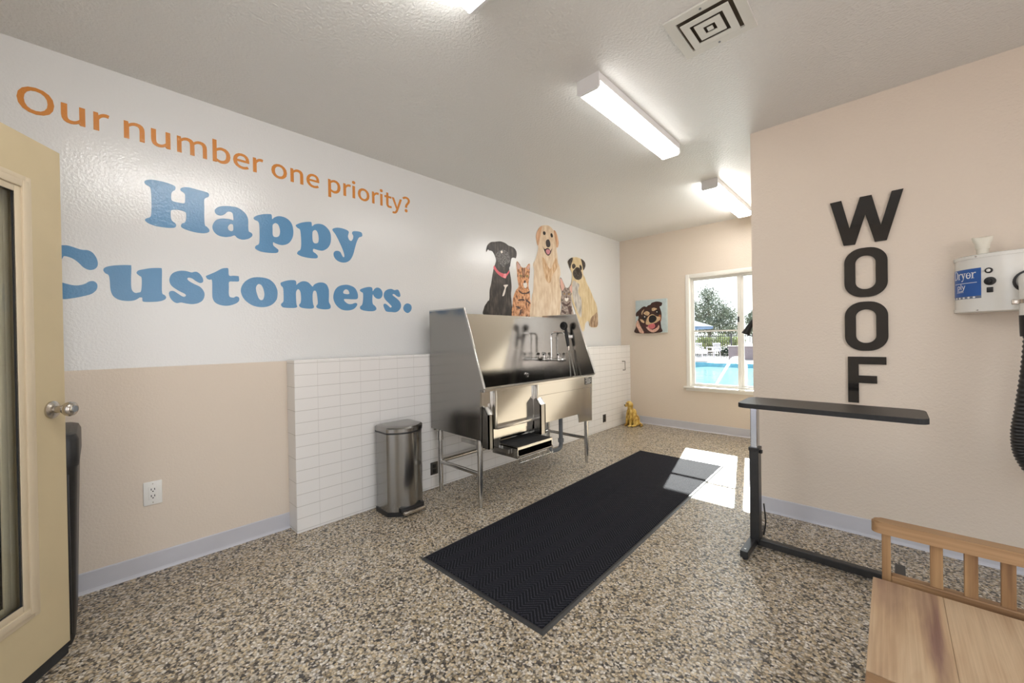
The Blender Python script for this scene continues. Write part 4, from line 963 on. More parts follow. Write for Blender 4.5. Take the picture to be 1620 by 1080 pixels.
# ------------------------------------------------------------------ adjustable grooming table
gt_ = thing('grooming_table', 'black height adjustable table standing before the letters', 'table', (2.37, 2.69, 0))
M_CHROME2 = mat('dark chrome', (0.5, 0.51, 0.54), 0.12, 1.0, noise=(4, 0.05))
M_LAM = mat('black laminate', (0.022, 0.019, 0.018), 0.42, noise=(80, 0.25), bump=(400, 0.2, 0.0006))
bm = new()
pts = rrect(0.752, 0.305, 0.045, 6, 2.703, 2.650)
prism(bm, [(x, y, 0.850) for x, y in pts], (0, 0, 0.021))
obj('tabletop', bm, M_LAM, gt_, sm=False)
bm = new(); prism(bm, [(2.708 + (x - 2.708) * 1.006, 2.650 + (y - 2.65) * 1.014, 0.846) for x, y in pts], (0, 0, 0.023))
obj('edge_band', bm, M_RUBBER, gt_, sm=False)
obj('mount_plate', join_bm(B(2.345, 2.60, 2.665, 2.735, 0.838, 0.848), B(2.35, 2.395, 2.56, 2.78, 0.835, 0.842)), M_SST, gt_, sm=False)
bm = new()
for x, y in ((2.44, 2.68), (2.44, 2.72), (2.55, 2.68), (2.55, 2.72)): lathe(bm, [(0, 0), (0.006, 0), (0.006, 0.006), (0, 0.006)], (x, y, 0.832), seg=10)
obj('screw', bm, M_DARK, gt_)
obj('inner_post', B(2.352, 2.388, 2.672, 2.728, 0.55, 0.845, 0.004), M_CHROME2, gt_, sm=False, label='chrome inner post')
obj('outer_post', B(2.346, 2.394, 2.664, 2.736, 0.04, 0.578, 0.004), mat('black painted steel', (0.02, 0.02, 0.021), 0.3, noise=(30, 0.15)), gt_, sm=False)
obj('post_cap', join_bm(B(2.343, 2.397, 2.661, 2.739, 0.570, 0.590, 0.003), B(2.394, 2.408, 2.69, 2.71, 0.555, 0.575, 0.003)), M_BLACK, gt_, sm=False)
M_BSTEEL = bpy.data.materials['black painted steel']
obj('foot', B(2.338, 2.378, 2.475, 2.90, 0.012, 0.05, 0.003), M_BSTEEL, gt_, sm=False)
obj('foot', B(2.965, 3.005, 2.475, 2.865, 0.012, 0.05, 0.003), M_BSTEEL, gt_, sm=False)
obj('base_rail', B(2.378, 2.965, 2.682, 2.722, 0.012, 0.05, 0.003), M_BSTEEL, gt_, sm=False)
bm = new()
for x, y in ((2.358, 2.50), (2.358, 2.875), (2.985, 2.50), (2.985, 2.84)): lathe(bm, [(0, 0), (0.014, 0), (0.014, 0.012), (0, 0.012)], (x, y, 0.0), seg=12)
obj('glide', bm, M_RUBBER, gt_)
bm = new()
lathe(bm, [(0, 0), (0.006, 0), (0.006, 0.003), (0, 0.003)], (2.358, 2.505, 0.05), seg=10)
obj('bolt', bm, M_CHROME, gt_)
obj('cord', T([(2.405, 2.73, 0.25), (2.412, 2.74, 0.15), (2.408, 2.745, 0.10), (2.402, 2.735, 0.06)], 0.004, seg=8), M_BLACK, gt_)

# ------------------------------------------------------------------ wooden bench
W_SEAT = wood('acacia seat', srgb(132, 100, 88), srgb(184, 154, 122), srgb(200, 174, 142), 'Y', 1.0)
W_RAIL = wood('acacia rail', srgb(112, 82, 58), srgb(150, 116, 82), srgb(172, 138, 102), 'X', 1.2)
W_SLAT = wood('acacia slat', srgb(98, 68, 48), srgb(146, 112, 78), srgb(168, 134, 96), 'Z', 1.2)
be = thing('wooden_bench', 'slatted back acacia wood bench in the right corner of the view', 'bench', (3.45, 1.47, 0))
BX0, BX1, BY0, BY1 = 2.911, 3.99, 1.150, 1.757
xs = [BX0, 3.068, 3.222, 3.376, 3.530, 3.684, 3.838, BX1]
for a, b in zip(xs, xs[1:]):
    obj('seat_plank', B(a + 0.0002, b - 0.0002, 1.2552, BY1, 0.425, 0.450, 0.0012, 1), W_SEAT, be, sm=False)
obj('front_board', B(BX0, BX1, BY0, 1.253, 0.425, 0.450, 0.003), W_RAIL, be, sm=False)
def rail_outline():
    r = 0.023
    pts = [(BX0 + 0.02 + r * math.cos(a), 1.790 + r * math.sin(a)) for a in [PI / 2 + PI * k / 10 for k in range(11)]]
    pts += [(BX1 - 0.02 + r * math.cos(a), 1.790 + r * math.sin(a)) for a in [-PI / 2 + PI * k / 10 for k in range(11)]]
    return pts
bm = new(); prism(bm, [(x, y, 0.594) for x, y in rail_outline()], (0, 0, 0.038))
es = [e for e in bm.edges if abs(e.verts[0].co.z - e.verts[1].co.z) < 1e-5 and e.verts[0].co.z > 0.62]
bmesh.ops.bevel(bm, geom=es, offset=0.005, segments=2, affect='EDGES')
obj('top_rail', bm, W_RAIL, be, angle=0.9)
obj('lower_rail', B(2.955, BX1 - 0.044, 1.775, 1.805, 0.436, 0.462, 0.003), W_RAIL, be, sm=False)
for x in (2.933, BX1 - 0.045):
    obj('post', B(x, x + 0.022, 1.775, 1.805, 0.0, 0.596, 0.002), W_SLAT, be, sm=False)
x = 3.043
while x < BX1 - 0.08:
    obj('back_slat', B(x, x + 0.028, 1.782, 1.798, 0.455, 0.596, 0.002), W_SLAT, be, sm=False)
    x += 0.0705
for x in (BX0 + 0.02, BX1 - 0.07):
    obj('leg', B(x, x + 0.05, 1.18, 1.23, 0, 0.426, 0.003), W_SLAT, be, sm=False)
    obj('side_apron', B(x + 0.01, x + 0.035, 1.23, 1.776, 0.35, 0.426, 0.003), W_RAIL, be, sm=False)
obj('front_apron', B(BX0 + 0.07, BX1 - 0.07, 1.19, 1.215, 0.35, 0.426, 0.003), W_RAIL, be, sm=False)
obj('back_apron', B(BX0 + 0.05, BX1 - 0.05, 1.73, 1.755, 0.35, 0.426, 0.003), W_RAIL, be, sm=False)

# ------------------------------------------------------------------ wall mounted dog dryer
dy = thing('dog_dryer', 'white wall mounted dog dryer with blue label and black hose', 'dryer', (3.45, YR, 1.36))
DCX, DA, DB = 3.472, 0.255, 0.185
M_DRY = mat('white enamel', srgb(232, 231, 226), 0.18, noise=(5, 0.01), coat=0.4)
def ell(s, g=0.0):
    return (DCX - (DA + g) * math.cos(s), YR - (DB + g) * math.sin(s))
NE = 40
def dloop(z, g=0.0): return [(*ell(PI * k / NE, g), z) for k in range(NE + 1)]
obj('housing', loft(new(), [dloop(1.366), dloop(1.632)]), M_DRY, dy, angle=0.6)
obj('end_cap', loft(new(), [dloop(1.630, 0.004), dloop(1.646, 0.004), dloop(1.650, -0.004)]), M_DRY, dy, angle=0.6)
obj('end_cap', loft(new(), [dloop(1.352, -0.004), dloop(1.356, 0.004), dloop(1.370, 0.004)]), M_DRY, dy, angle=0.6)
# arc length table for things stuck round the housing
SS = [0.0]
for k in range(400):
    a, b = Vector(ell(PI * k / 400)), Vector(ell(PI * (k + 1) / 400))
    SS.append(SS[-1] + (b - a).length)
def on_shell(d, z, g):
    """d = distance round the shell from the left wall edge"""
    d = max(0.0, d)
    k = next((i for i in range(400) if SS[i + 1] >= d), 399)
    t = (d - SS[k]) / (SS[k + 1] - SS[k])
    return (*ell(PI * (k + t) / 400, g), z)
S_LAB = next(SS[k] for k in range(400) if ell(PI * k / 400)[0] >= 3.296)
def shell_patch(d0, d1, z0, z1, g0, g1, n=16):
    bm = new()
    q = [[bm.verts.new(on_shell(d0 + (d1 - d0) * k / n, z, g)) for k in range(n + 1)] for z, g in ((z0, g0), (z0, g1), (z1, g1), (z1, g0))]
    for i in range(4):
        a, b = q[i], q[(i + 1) % 4]
        for k in range(n): bm.faces.new((a[k], a[k + 1], b[k + 1], b[k]))
    bm.faces.new([r[0] for r in q]); bm.faces.new([r[-1] for r in q])
    return bm
lb = obj('label', shell_patch(0.004, S_LAB, 1.436, 1.580, 0.0, 0.0008), mat('blue sticker', srgb(38, 92, 170), 0.35, noise=(8, 0.04)), dy)
obj('label_strip', shell_patch(0.004, S_LAB, 1.424, 1.437, 0.0, 0.0009), mat('grey sticker strip', srgb(110, 120, 140), 0.35, noise=(60, 0.2)), lb)
M_LABW = mat('white sticker print', srgb(238, 240, 244), 0.35, noise=(8, 0.01))
def shell_text(polys, d0, z0, sc, g=0.0012):
    bm = None
    for p in polys:
        b = flat(p, 0.0006, lambda u, v, wd: (u, v, wd), 0)
        bmesh.ops.subdivide_edges(b, edges=[e for e in b.edges if abs(e.verts[0].co.x - e.verts[1].co.x) > 0.18], cuts=2)
        for v in b.verts: v.co = Vector(on_shell(d0 + v.co.x * sc, z0 + v.co.y * sc, g + v.co.z))
        bm = b if bm is None else join_bm(bm, b)
    return bm
def R(x0, x1, y0, y1): return [(x0, y0), (x1, y0), (x1, y1), (x0, y1)]
def ellr(cx, cy, rx, ry, n=20): return [(cx + rx * math.cos(2 * PI * k / n), cy + ry * math.sin(2 * PI * k / n)) for k in range(n)]
# serif letters drawn as overlapping strokes, cap height 1
def g_D(x): return [[R(x, x + .30, 0, .05)], [R(x, x + .30, .95, 1)], [R(x + .09, x + .21, 0, 1)],
                    [[(x + .28, 0), (x + .45, .01), (x + .58, .08), (x + .68, .22), (x + .72, .5), (x + .68, .78), (x + .58, .92), (x + .45, .99), (x + .28, 1), (x + .28, .95), (x + .42, .93), (x + .52, .82), (x + .58, .68), (x + .59, .5), (x + .58, .32), (x + .52, .18), (x + .42, .07), (x + .28, .05)]]]
def g_r(x): return [[R(x, x + .30, 0, .04)], [R(x + .09, x + .20, 0, .66)], [R(x, x + .20, .61, .66)], [[(x + .20, .42), (x + .26, .55), (x + .33, .60), (x + .40, .54), (x + .46, .60), (x + .42, .68), (x + .33, .68), (x + .25, .62), (x + .20, .54)]]]
def g_y(x): return [[R(x, x + .26, .61, .66)], [R(x + .34, x + .56, .61, .66)], [[(x + .05, .64), (x + .18, .64), (x + .34, .20), (x + .28, .04)]], [[(x + .42, .64), (x + .49, .64), (x + .27, -.10), (x + .18, -.26), (x + .08, -.28), (x + .04, -.20), (x + .10, -.15), (x + .18, -.18), (x + .25, -.02)]]]
def g_e(x): return [[ellr(x + .26, .33, .25, .35), ellr(x + .27, .36, .14, .28)], [R(x + .10, x + .49, .34, .40)]]
polys = g_D(0) + g_r(.74) + g_y(1.18) + g_e(1.74) + g_r(2.27)
SCD = 0.046
obj('label_print', shell_text(polys, S_LAB - 0.018 - 2.75 * SCD, 1.530, SCD), M_LABW, lb, sm=False)
obj('label_rule', shell_patch(S_LAB - 0.015 - 2.7 * SCD, S_LAB - 0.016, 1.506, 1.5085, 0.0006, 0.0014), M_LABW, lb)
def glyph_word(word):
    out = []; x = 0
    for ch in word:
        out.append([[(q / 0.2565 + x, r / 0.2565) for q, r in pairs(g)] for g in GLY[ch][1]])
        x += GLY[ch][0] / 1000 / 0.2565
    return out, x
pp, wd_ = glyph_word('ply')
obj('label_print', shell_text(pp, S_LAB - 0.088 - 0.030, 1.476, 0.026), M_LABW, lb, sm=False)
pp, wd_ = glyph_word('.com')
obj('label_print', shell_text(pp, S_LAB - 0.092 - 0.030, 1.459, 0.014), M_LABW, lb, sm=False)
bm = None
for k in range(6):
    b = shell_text([[ellr(0, 0, .6, .5, 14)]], S_LAB - 0.028 - k * 0.024, 1.4303, 0.0095, 0.0013)
    bm = b if bm is None else join_bm(bm, b)
obj('label_print', bm, M_LABW, lb, sm=False)
def button(dx, z, r0, mats, name, h=0.01):
    k = min(range(400), key=lambda i: abs(ell(PI * i / 400)[0] - dx))
    p = Vector((*ell(PI * k / 400), z)); t = Vector((*ell(PI * (k + 1) / 400), z)) - Vector((*ell(PI * (k - 1) / 400), z))
    nrm = Vector((t.y, -t.x, 0)).normalized()
    if nrm.y > 0: nrm = -nrm
    return p, nrm
p_, n_ = button(3.322, 1.560, 0, 0, '')
kn = obj('indicator', lathe(new(), [(0, 0), (0.014, 0), (0.014, 0.006), (0.009, 0.007), (0, 0.007)], p_, n_, 20), M_BLACK, dy)
obj('lens', lathe(new(), [(0, 0.007), (0.008, 0.007), (0.006, 0.010), (0, 0.011)], p_, n_, 16), M_PLATE, kn)
p_, n_ = button(3.325, 1.506, 0, 0, '')
kn = obj('speed_dial', lathe(new(), [(0, 0), (0.021, 0), (0.020, 0.008), (0.012, 0.010), (0.011, 0.018), (0, 0.019)], p_, n_, 24), M_BLACK, dy)
p_, n_ = button(3.326, 1.462, 0, 0, '')
bm = B(-0.011, 0.011, -0.013, 0.013, 0, 0.007, 0.002)
bm.transform(Matrix.Translation(p_) @ n_.to_track_quat('Z', 'Y').to_matrix().to_4x4())
obj('rocker_switch', bm, M_BLACK, dy)
bm = new()
for dx, z in ((3.284, 1.639), (3.287, 1.362)):
    p_, n_ = button(dx, z, 0, 0, ''); lathe(bm, [(0, 0), (0.0045, 0), (0.0035, 0.006), (0, 0.0065)], p_, n_, 10)
obj('screw', bm, M_NICKEL, dy)
# hose outlet elbow
ox = 3.447
ob_ = YR - DB
obj('outlet_ring', lathe(new(), [(0.0, 0), (0.056, 0), (0.056, 0.008), (0.0, 0.008)], (ox, ob_ + 0.004, 1.490), (0, -1, 0), 28), M_BLACK, dy)
el = [(ox, ob_ + 0.01, 1.492), (ox, ob_ - 0.02, 1.492)] + arc_pts((ox, ob_ - 0.03, 1.490), (ox, ob_ - 0.062, 1.488), (ox, ob_ - 0.062, 1.450), 6) + [(ox, ob_ - 0.062, 1.318)]
obj('elbow', T(el, 0.046, seg=24), M_DRY, dy)
obj('clamp', join_bm(lathe(new(), [(0.046, 0), (0.050, 0), (0.050, 0.018), (0.046, 0.018)], (ox, ob_ - 0.062, 1.382), seg=24), B(ox - 0.068, ox - 0.044, ob_ - 0.07, ob_ - 0.054, 1.378, 1.402, 0.003)), M_NICKEL, dy)
obj('cuff', lathe(new(), [(0.044, 0), (0.045, 0.02), (0.047, 0.10), (0.040, 0.10)], (ox, ob_ - 0.062, 1.225), seg=24), M_BLACK, dy)
# corrugated hose hanging in a loop
ctl = [Vector(p) for p in ((ox, ob_ - 0.062, 1.25), (ox - 0.010, ob_ - 0.064, 1.08), (ox - 0.028, ob_ - 0.066, 0.90), (ox - 0.043, ob_ - 0.068, 0.76), (ox - 0.030, ob_ - 0.068, 0.65), (ox + 0.03, ob_ - 0.066, 0.56), (ox + 0.14, ob_ - 0.064, 0.56), (ox + 0.21, ob_ - 0.062, 0.66), (ox + 0.23, ob_ - 0.06, 0.85), (ox + 0.22, ob_ - 0.058, 1.10))]
path = []
for i in range(len(ctl) - 1):
    p0, p1, p2, p3 = ctl[max(0, i - 1)], ctl[i], ctl[i + 1], ctl[min(len(ctl) - 1, i + 2)]
    for j in range(40):
        t = j / 40
        path.append(0.5 * ((2 * p1) + (p2 - p0) * t + (2 * p0 - 5 * p1 + 4 * p2 - p3) * t * t + (3 * p1 - p0 - 3 * p2 + p3) * t ** 3))
rads = [0.033 + 0.0022 * math.cos(2 * PI * k / 5) for k in range(len(path))]
obj('hose', T(path, rads, seg=18), mat('black ribbed hose', (0.012, 0.012, 0.013), 0.3, noise=(40, 0.2)), dy)
# crevice nozzle parked on top
bm = lathe(new(), [(0.0, 0), (0.0215, 0), (0.0215, 0.032), (0.0, 0.032)], (3.306, 3.17, 1.648), seg=24)
bm2 = new()
lps = []
for z, wx, wy in ((1.676, 0.024, 0.024), (1.682, 0.026, 0.025), (1.704, 0.028, 0.023), (1.718, 0.034, 0.019), (1.729, 0.037, 0.017), (1.734, 0.035, 0.015)):
    lps.append([(3.306 + wx * math.cos(2 * PI * k / 24), 3.17 + wy * math.sin(2 * PI * k / 24), z + 0.006 * (math.cos(2 * PI * k / 24)) ** 2 * (1 if z > 1.725 else 0)) for k in range(24)])
loft(bm2, lps)
nz = obj('parked_nozzle', join_bm(bm, bm2), mat('ivory plastic', srgb(226, 222, 208), 0.4, noise=(10, 0.02)), dy)

# spare dryer nozzle on the hidden end of the wall, seen against the window
nn = thing('dryer_nozzle', 'black dryer nozzle hung at the wall corner before the window', 'nozzle', (XR, 3.50, 1.36))
obj('holder', join_bm(B(XR - 0.012, XR, 3.47, 3.53, 1.32, 1.40, 0.003), B(XR - 0.05, XR - 0.01, 3.48, 3.52, 1.345, 1.36, 0.002)), M_BLACK, nn)
obj('spout', T([(XR - 0.035, 3.50, 1.375), (XR - 0.05, 3.50, 1.352), (XR - 0.075, 3.50, 1.31), (XR - 0.098, 3.50, 1.262)], [0.012, 0.016, 0.020, 0.030], seg=18), M_BLACK, nn)
# ------------------------------------------------------------------ ceiling fixtures
def lens_mat(name, k): return mat(name, (0.9, 0.9, 0.88), 0.4, noise=(60, 0.02), emit=((1.0, 0.985, 0.955), LAMP * k))
M_LENS = lens_mat('lit prismatic lens', 0.65)
M_LENS2 = lens_mat('bright lit prismatic lens', 2.5)
M_LENS3 = lens_mat('whitish lit prismatic lens', 2.2)
M_FIX = mat('white fixture enamel', srgb(235, 235, 236), 0.35, noise=(10, 0.01))
def lamp(y0, y1, lens, label, hs=0.044):
    x0, x1, d = 1.686, 1.824, 0.085
    t = thing('ceiling_light', label, 'ceiling light', ((x0 + x1) / 2, (y0 + y1) / 2, H), group='fluorescent fixtures on the ceiling')
    obj('housing', B(x0, x1, y0 + 0.012, y1 - 0.012, H - hs, H), M_FIX, t, sm=False)
    prof = [(x0 + 0.001, H - hs + 0.002), (x0 + 0.004, H - d + 0.010), (x0 + 0.014, H - d), (x1 - 0.014, H - d), (x1 - 0.004, H - d + 0.010), (x1 - 0.001, H - hs + 0.002)]
    obj('lens', prism(new(), [(x, y0 + 0.012, z) for x, z in prof], (0, y1 - y0 - 0.024, 0)), lens, t, sm=False)
    for y in (y0, y1 - 0.012):
        pr = [(x0 - 0.002, H), (x0 - 0.002, H - d + 0.010), (x0 + 0.012, H - d - 0.002), (x1 - 0.012, H - d - 0.002), (x1 + 0.002, H - d + 0.010), (x1 + 0.002, H)]
        obj('end_cap', prism(new(), [(x, y, z) for x, z in pr], (0, 0.012, 0)), M_FIX, t, sm=False)
lamp(1.905, 3.050, M_LENS, 'lit white fluorescent fixture in the middle of the ceiling')
lamp(3.945, 5.165, M_LENS2, 'lit white fluorescent fixture nearest the window wall')
lamp(-0.060, 1.112, M_LENS3, 'lit white fluorescent fixture cut off by the top edge', 0.024)

# air register: nested square louvres
v = thing('air_vent', 'square white ceiling air vent with nested louvres', 'vent', (2.365, 1.99, H))
vx, vy, vh = 2.365, 1.992, 0.158
def sq(bm, a, t, z0, z1, slope=0.0):
    """square ring, outer half width a, width t; the inner edge sits slope higher"""
    o = [bm.verts.new((vx + i * a, vy + j * a, z0)) for i, j in ((-1, -1), (1, -1), (1, 1), (-1, 1))]
    n = [bm.verts.new((vx + i * (a - t), vy + j * (a - t), z0 + slope)) for i, j in ((-1, -1), (1, -1), (1, 1), (-1, 1))]
    o2 = [bm.verts.new((p.co.x, p.co.y, z1)) for p in o]
    n2 = [bm.verts.new((p.co.x, p.co.y, z1 + slope)) for p in n]
    for i in range(4):
        j = (i + 1) % 4
        bm.faces.new((o[i], o[j], n[j], n[i])); bm.faces.new((o2[i], o2[j], n2[j], n2[i]))
        bm.faces.new((o[i], o[j], o2[j], o2[i])); bm.faces.new((n[i], n[j], n2[j], n2[i]))
    return bm
M_VENT = mat('off white vent enamel', srgb(222, 221, 214), 0.4, noise=(10, 0.02))
obj('frame', sq(new(), vh, 0.042, H - 0.010, H - 0.001), M_VENT, v, sm=False)
obj('duct_shade', B(vx - 0.118, vx + 0.118, vy - 0.118, vy + 0.118, H - 0.0012, H - 0.0006), mat('dark duct', srgb(84, 74, 60), 0.8, noise=(10, 0.2)), v, sm=False)  # flat dark sheet stands in for the shaded opening above the louvres
obj('louvre', sq(new(), 0.101, 0.031, H - 0.020, H - 0.016), M_VENT, v, sm=False)
obj('louvre', sq(new(), 0.055, 0.030, H - 0.020, H - 0.016), M_VENT, v, sm=False)
obj('louvre', B(vx - 0.012, vx + 0.012, vy - 0.012, vy + 0.012, H - 0.022, H - 0.018), M_VENT, v, sm=False)
bm = new()
for y in (vy - 0.137, vy + 0.137): lathe(bm, [(0, 0), (0.0055, 0), (0.0045, 0.003), (0, 0.003)], (vx, y, H - 0.0128), seg=10)
obj('screw', bm, M_PVC, v)

# ------------------------------------------------------------------ outlets and plates
o_ = thing('wall_outlet', 'white wall outlet on the beige wall near the door', 'outlet', (0, 0.208, 0.435))
obj('plate', B(0, 0.007, 0.169, 0.247, 0.370, 0.498, 0.003), M_PLATE, o_)
ins_ = obj('receptacle', B(0.006, 0.0095, 0.190, 0.226, 0.396, 0.472, 0.002), M_PLATE, o_)
bm = new()
for zc in (0.452, 0.416):
    for dy_ in (-0.007, 0.007): box(bm, 0.0088, 0.0100, 0.208 + dy_ - 0.0016, 0.208 + dy_ + 0.0016, zc - 0.002, zc + 0.009)
    lathe(bm, [(0, 0), (0.0032, 0), (0.0032, 0.0008), (0, 0.0008)], (0.0092, 0.208, zc - 0.008), (1, 0, 0), 10)
obj('slots', bm, M_DARK, ins_, sm=False)
bm = new()
for zc in (0.383, 0.485): lathe(bm, [(0, 0), (0.003, 0), (0.0025, 0.0012), (0, 0.0015)], (0.0068, 0.208, zc), (1, 0, 0), 10)
obj('screw', bm, M_NICKEL, o_)
for yc, zc, lab in ((1.966, 0.170, 'small steel outlet cover low on the tiles behind the tub leg'), (4.730, 0.165, 'small steel outlet cover on the tiles beyond the dog tub')):
    t = thing('tile_outlet', lab, 'outlet', (TP, yc, zc), group='outlets in the tiled half wall')
    obj('plate', B(TP, TP + 0.006, yc - 0.037, yc + 0.037, zc - 0.052, zc + 0.052, 0.002), mat('dark steel plate', (0.09, 0.085, 0.08), 0.35, 0.6, noise=(20, 0.1)), t)
    obj('receptacle', join_bm(B(TP + 0.006, TP + 0.008, yc - 0.017, yc + 0.017, zc + 0.006, zc + 0.036, 0.002), B(TP + 0.006, TP + 0.008, yc - 0.017, yc + 0.017, zc - 0.036, zc - 0.006, 0.002)), M_BLACK, t)
t = thing('wall_hook', 'slim metal pull on the tiles near the far corner', 'hook', (TP, 5.275, 0.845))
obj('bar', T([(TP + 0.001, 5.24, 0.908), (TP + 0.03, 5.275, 0.908), (TP + 0.03, 5.275, 0.782), (TP + 0.001, 5.26, 0.782)], 0.006, seg=8), mat('dark bronze', (0.10, 0.085, 0.075), 0.4, 0.7, noise=(20, 0.1)), t)

# ------------------------------------------------------------------ dog statue in the far corner
def statue():
    bm = new()
    # local frame: dog faces -y, x to its left; height 0.37
    def limb(pts, rad): tube(bm, pts, rad, 12)
    rot = lambda a: Matrix.Rotation(a, 3, 'X')
    ball(bm, (0, 0.045, 0.085), 1, 20, (0.070, 0.085, 0.085))          # haunches
    ball(bm, (0, 0.010, 0.150), 1, 20, (0.058, 0.066, 0.100), rot(-0.35))  # trunk
    ball(bm, (0, -0.022, 0.200), 1, 20, (0.053, 0.052, 0.062))         # chest
    ball(bm, (0, -0.024, 0.252), 1, 18, (0.038, 0.040, 0.055))         # neck
    ball(bm, (0, -0.042, 0.315), 1, 20, (0.042, 0.046, 0.043))         # skull
    ball(bm, (0, -0.088, 0.300), 1, 16, (0.022, 0.036, 0.021))         # muzzle
    for s in (-1, 1):
        limb([(s * 0.030, -0.035, 0.19), (s * 0.033, -0.052, 0.12), (s * 0.034, -0.060, 0.05), (s * 0.034, -0.062, 0.012)], [0.026, 0.021, 0.016, 0.015])
        ball(bm, (s * 0.034, -0.078, 0.013), 1, 12, (0.018, 0.028, 0.013))
        ball(bm, (s * 0.060, 0.030, 0.065), 1, 16, (0.032, 0.062, 0.062))  # thigh
        ball(bm, (s * 0.066, -0.025, 0.015), 1, 12, (0.020, 0.045, 0.015))
        ball(bm, (s * 0.044, -0.032, 0.300), 1, 14, (0.012, 0.022, 0.038))  # ear
    limb([(0.01, 0.115, 0.03), (0.05, 0.125, 0.018), (0.095, 0.095, 0.016), (0.115, 0.05, 0.014)], [0.024, 0.020, 0.018, 0.010])
    return remesh(bm, 0.0055, 4)
M_STAT = coat_fur('yellow glazed statue coat', srgb(150, 112, 40), srgb(206, 170, 84), srgb(226, 200, 122), 26, (1, 1, 0.6))
ds = thing('dog_statue', 'small yellow sitting dog statue in the far left corner', 'statue', (0.300, 5.215, 0), -0.35)
obj('body', statue(), M_STAT, ds, local=True)
obj('nose', ball(new(), (0, -0.124, 0.306), 1, 12, (0.011, 0.009, 0.009)), M_BLACK, ds, local=True)
for s in (-1, 1):
    obj('eye', ball(new(), (s * 0.019, -0.080, 0.327), 0.0065, 10), M_BLACK, ds, local=True)
obj('mouth', T([(-0.014, -0.108, 0.286), (0, -0.122, 0.284), (0.014, -0.108, 0.286)], 0.0025, seg=6), M_BLACK, ds, local=True)

# ------------------------------------------------------------------ outside: pool, deck, fence, furniture, planting
M_DECK = mat('pale concrete deck', srgb(164, 155, 151), 0.8, noise=(3, 0.06))
PX0, PX1, PY0, PY1 = -16.0, 5.0, 7.95, 20.3
bm = B(-60, PX0 - 0.2, 5.62, 80, -0.3, -0.02)
box(bm, PX1 + 0.2, 60, 5.62, 80, -0.3, -0.02); box(bm, PX0 - 0.2, PX1 + 0.2, 5.62, PY0 - 0.2, -0.3, -0.02); box(bm, PX0 - 0.2, PX1 + 0.2, PY1 + 0.2, 80, -0.3, -0.02)
struct('ground', bm, M_DECK, 'pale concrete pool deck outside the window', 'ground')
bm = B(-60, 60, -60, -0.72, -0.3, -0.02)
box(bm, 4.72, 60, -0.72, 5.62, -0.3, -0.02)
struct('ground', bm, M_DECK, 'pale concrete walk before the entrance', 'ground')
bm = B(PX0 - 0.2, PX1 + 0.2, PY0 - 0.2, PY1 + 0.2, -1.6, -1.4)
box(bm, PX0 - 0.2, PX0, PY0, PY1, -1.4, -0.02); box(bm, PX1, PX1 + 0.2, PY0, PY1, -1.4, -0.02)
box(bm, PX0 - 0.2, PX1 + 0.2, PY1, PY1 + 0.2, -1.4, -0.02); box(bm, PX0 - 0.2, PX1 + 0.2, PY0 - 0.2, PY0, -1.4, -0.02)
bs = struct('pool_basin', bm, mat('blue pool tile', srgb(104, 168, 190), 0.4, noise=(4, 0.15)), 'blue tiled basin of the swimming pool', 'pool')
M_WATER = mat('pool water', srgb(88, 126, 132), 0.12, noise=(0.6, 0.1), bump=(2.0, 0.25, 0.05), spec=0.15)
solo('pool_water', B(PX0 + 0.002, PX1 - 0.002, PY0 + 0.002, PY1 - 0.002, -1.398, -0.20), M_WATER, 'pale turquoise water of the swimming pool outside', 'water', kind='stuff', sm=False)
rl = [(1.118, 7.72, -0.02), (1.130, 7.80, 0.62)] + arc_pts((1.130, 7.80, 0.70), (1.125, 7.80, 0.85), (1.00, 7.81, 0.855), 8) + [(0.95, 7.82, 0.855)] + arc_pts((0.92, 7.83, 0.85), (0.88, 7.84, 0.82), (0.84, 7.86, 0.74), 6) + [(0.60, 7.98, 0.35), (0.33, 8.145, -0.19)]
solo('pool_handrail', T(rl, 0.026, seg=14), mat('bright steel rail', (0.85, 0.85, 0.84), 0.2, 0.7, noise=(10, 0.02)), 'bent steel handrail leading into the pool', 'handrail')
# fence
M_FENCE = mat('dark iron fence', srgb(70, 68, 70), 0.5, noise=(5, 0.1))
fe = thing('pool_fence', 'dark iron picket fence behind the pool', 'fence', (-5, 27, 0))
obj('rail', B(-12, 2, 26.98, 27.02, 1.22, 1.27), M_FENCE, fe); obj('rail', B(-12, 2, 26.98, 27.02, 0.08, 0.13), M_FENCE, fe)
bm = new()
for k in range(112): box(bm, -11.9 + k * 0.125, -11.9 + k * 0.125 + 0.028, 26.985, 27.015, -0.02, 1.36)
pk = obj('pickets', bm, M_FENCE, fe, sm=False)
for k in range(6): obj('post', B(-12 + k * 2.6, -12 + k * 2.6 + 0.09, 26.95, 27.05, -0.02, 1.42), M_FENCE, fe)
# planters / piers
M_PIER = mat('mauve grey stucco', srgb(132, 120, 124), 0.8, noise=(6, 0.06))
for x, y, wdt, lab in ((-3.27, 24.0, 0.36, 'mauve stucco planter pier left of the window bar'), (-2.35, 24.0, 0.72, 'mauve stucco planter pier seen right of the window bar')):
    t = thing('planter_pier', lab, 'planter', (x, y, -0.02), group='stucco piers by the pool')
    obj('pier', B(x - wdt / 2, x + wdt / 2, y - 0.25, y + 0.25, -0.02, 0.64), M_PIER, t); obj('cap', B(x - wdt / 2 - 0.03, x + wdt / 2 + 0.03, y - 0.28, y + 0.28, 0.64, 0.70, 0.01), M_PIER, t)
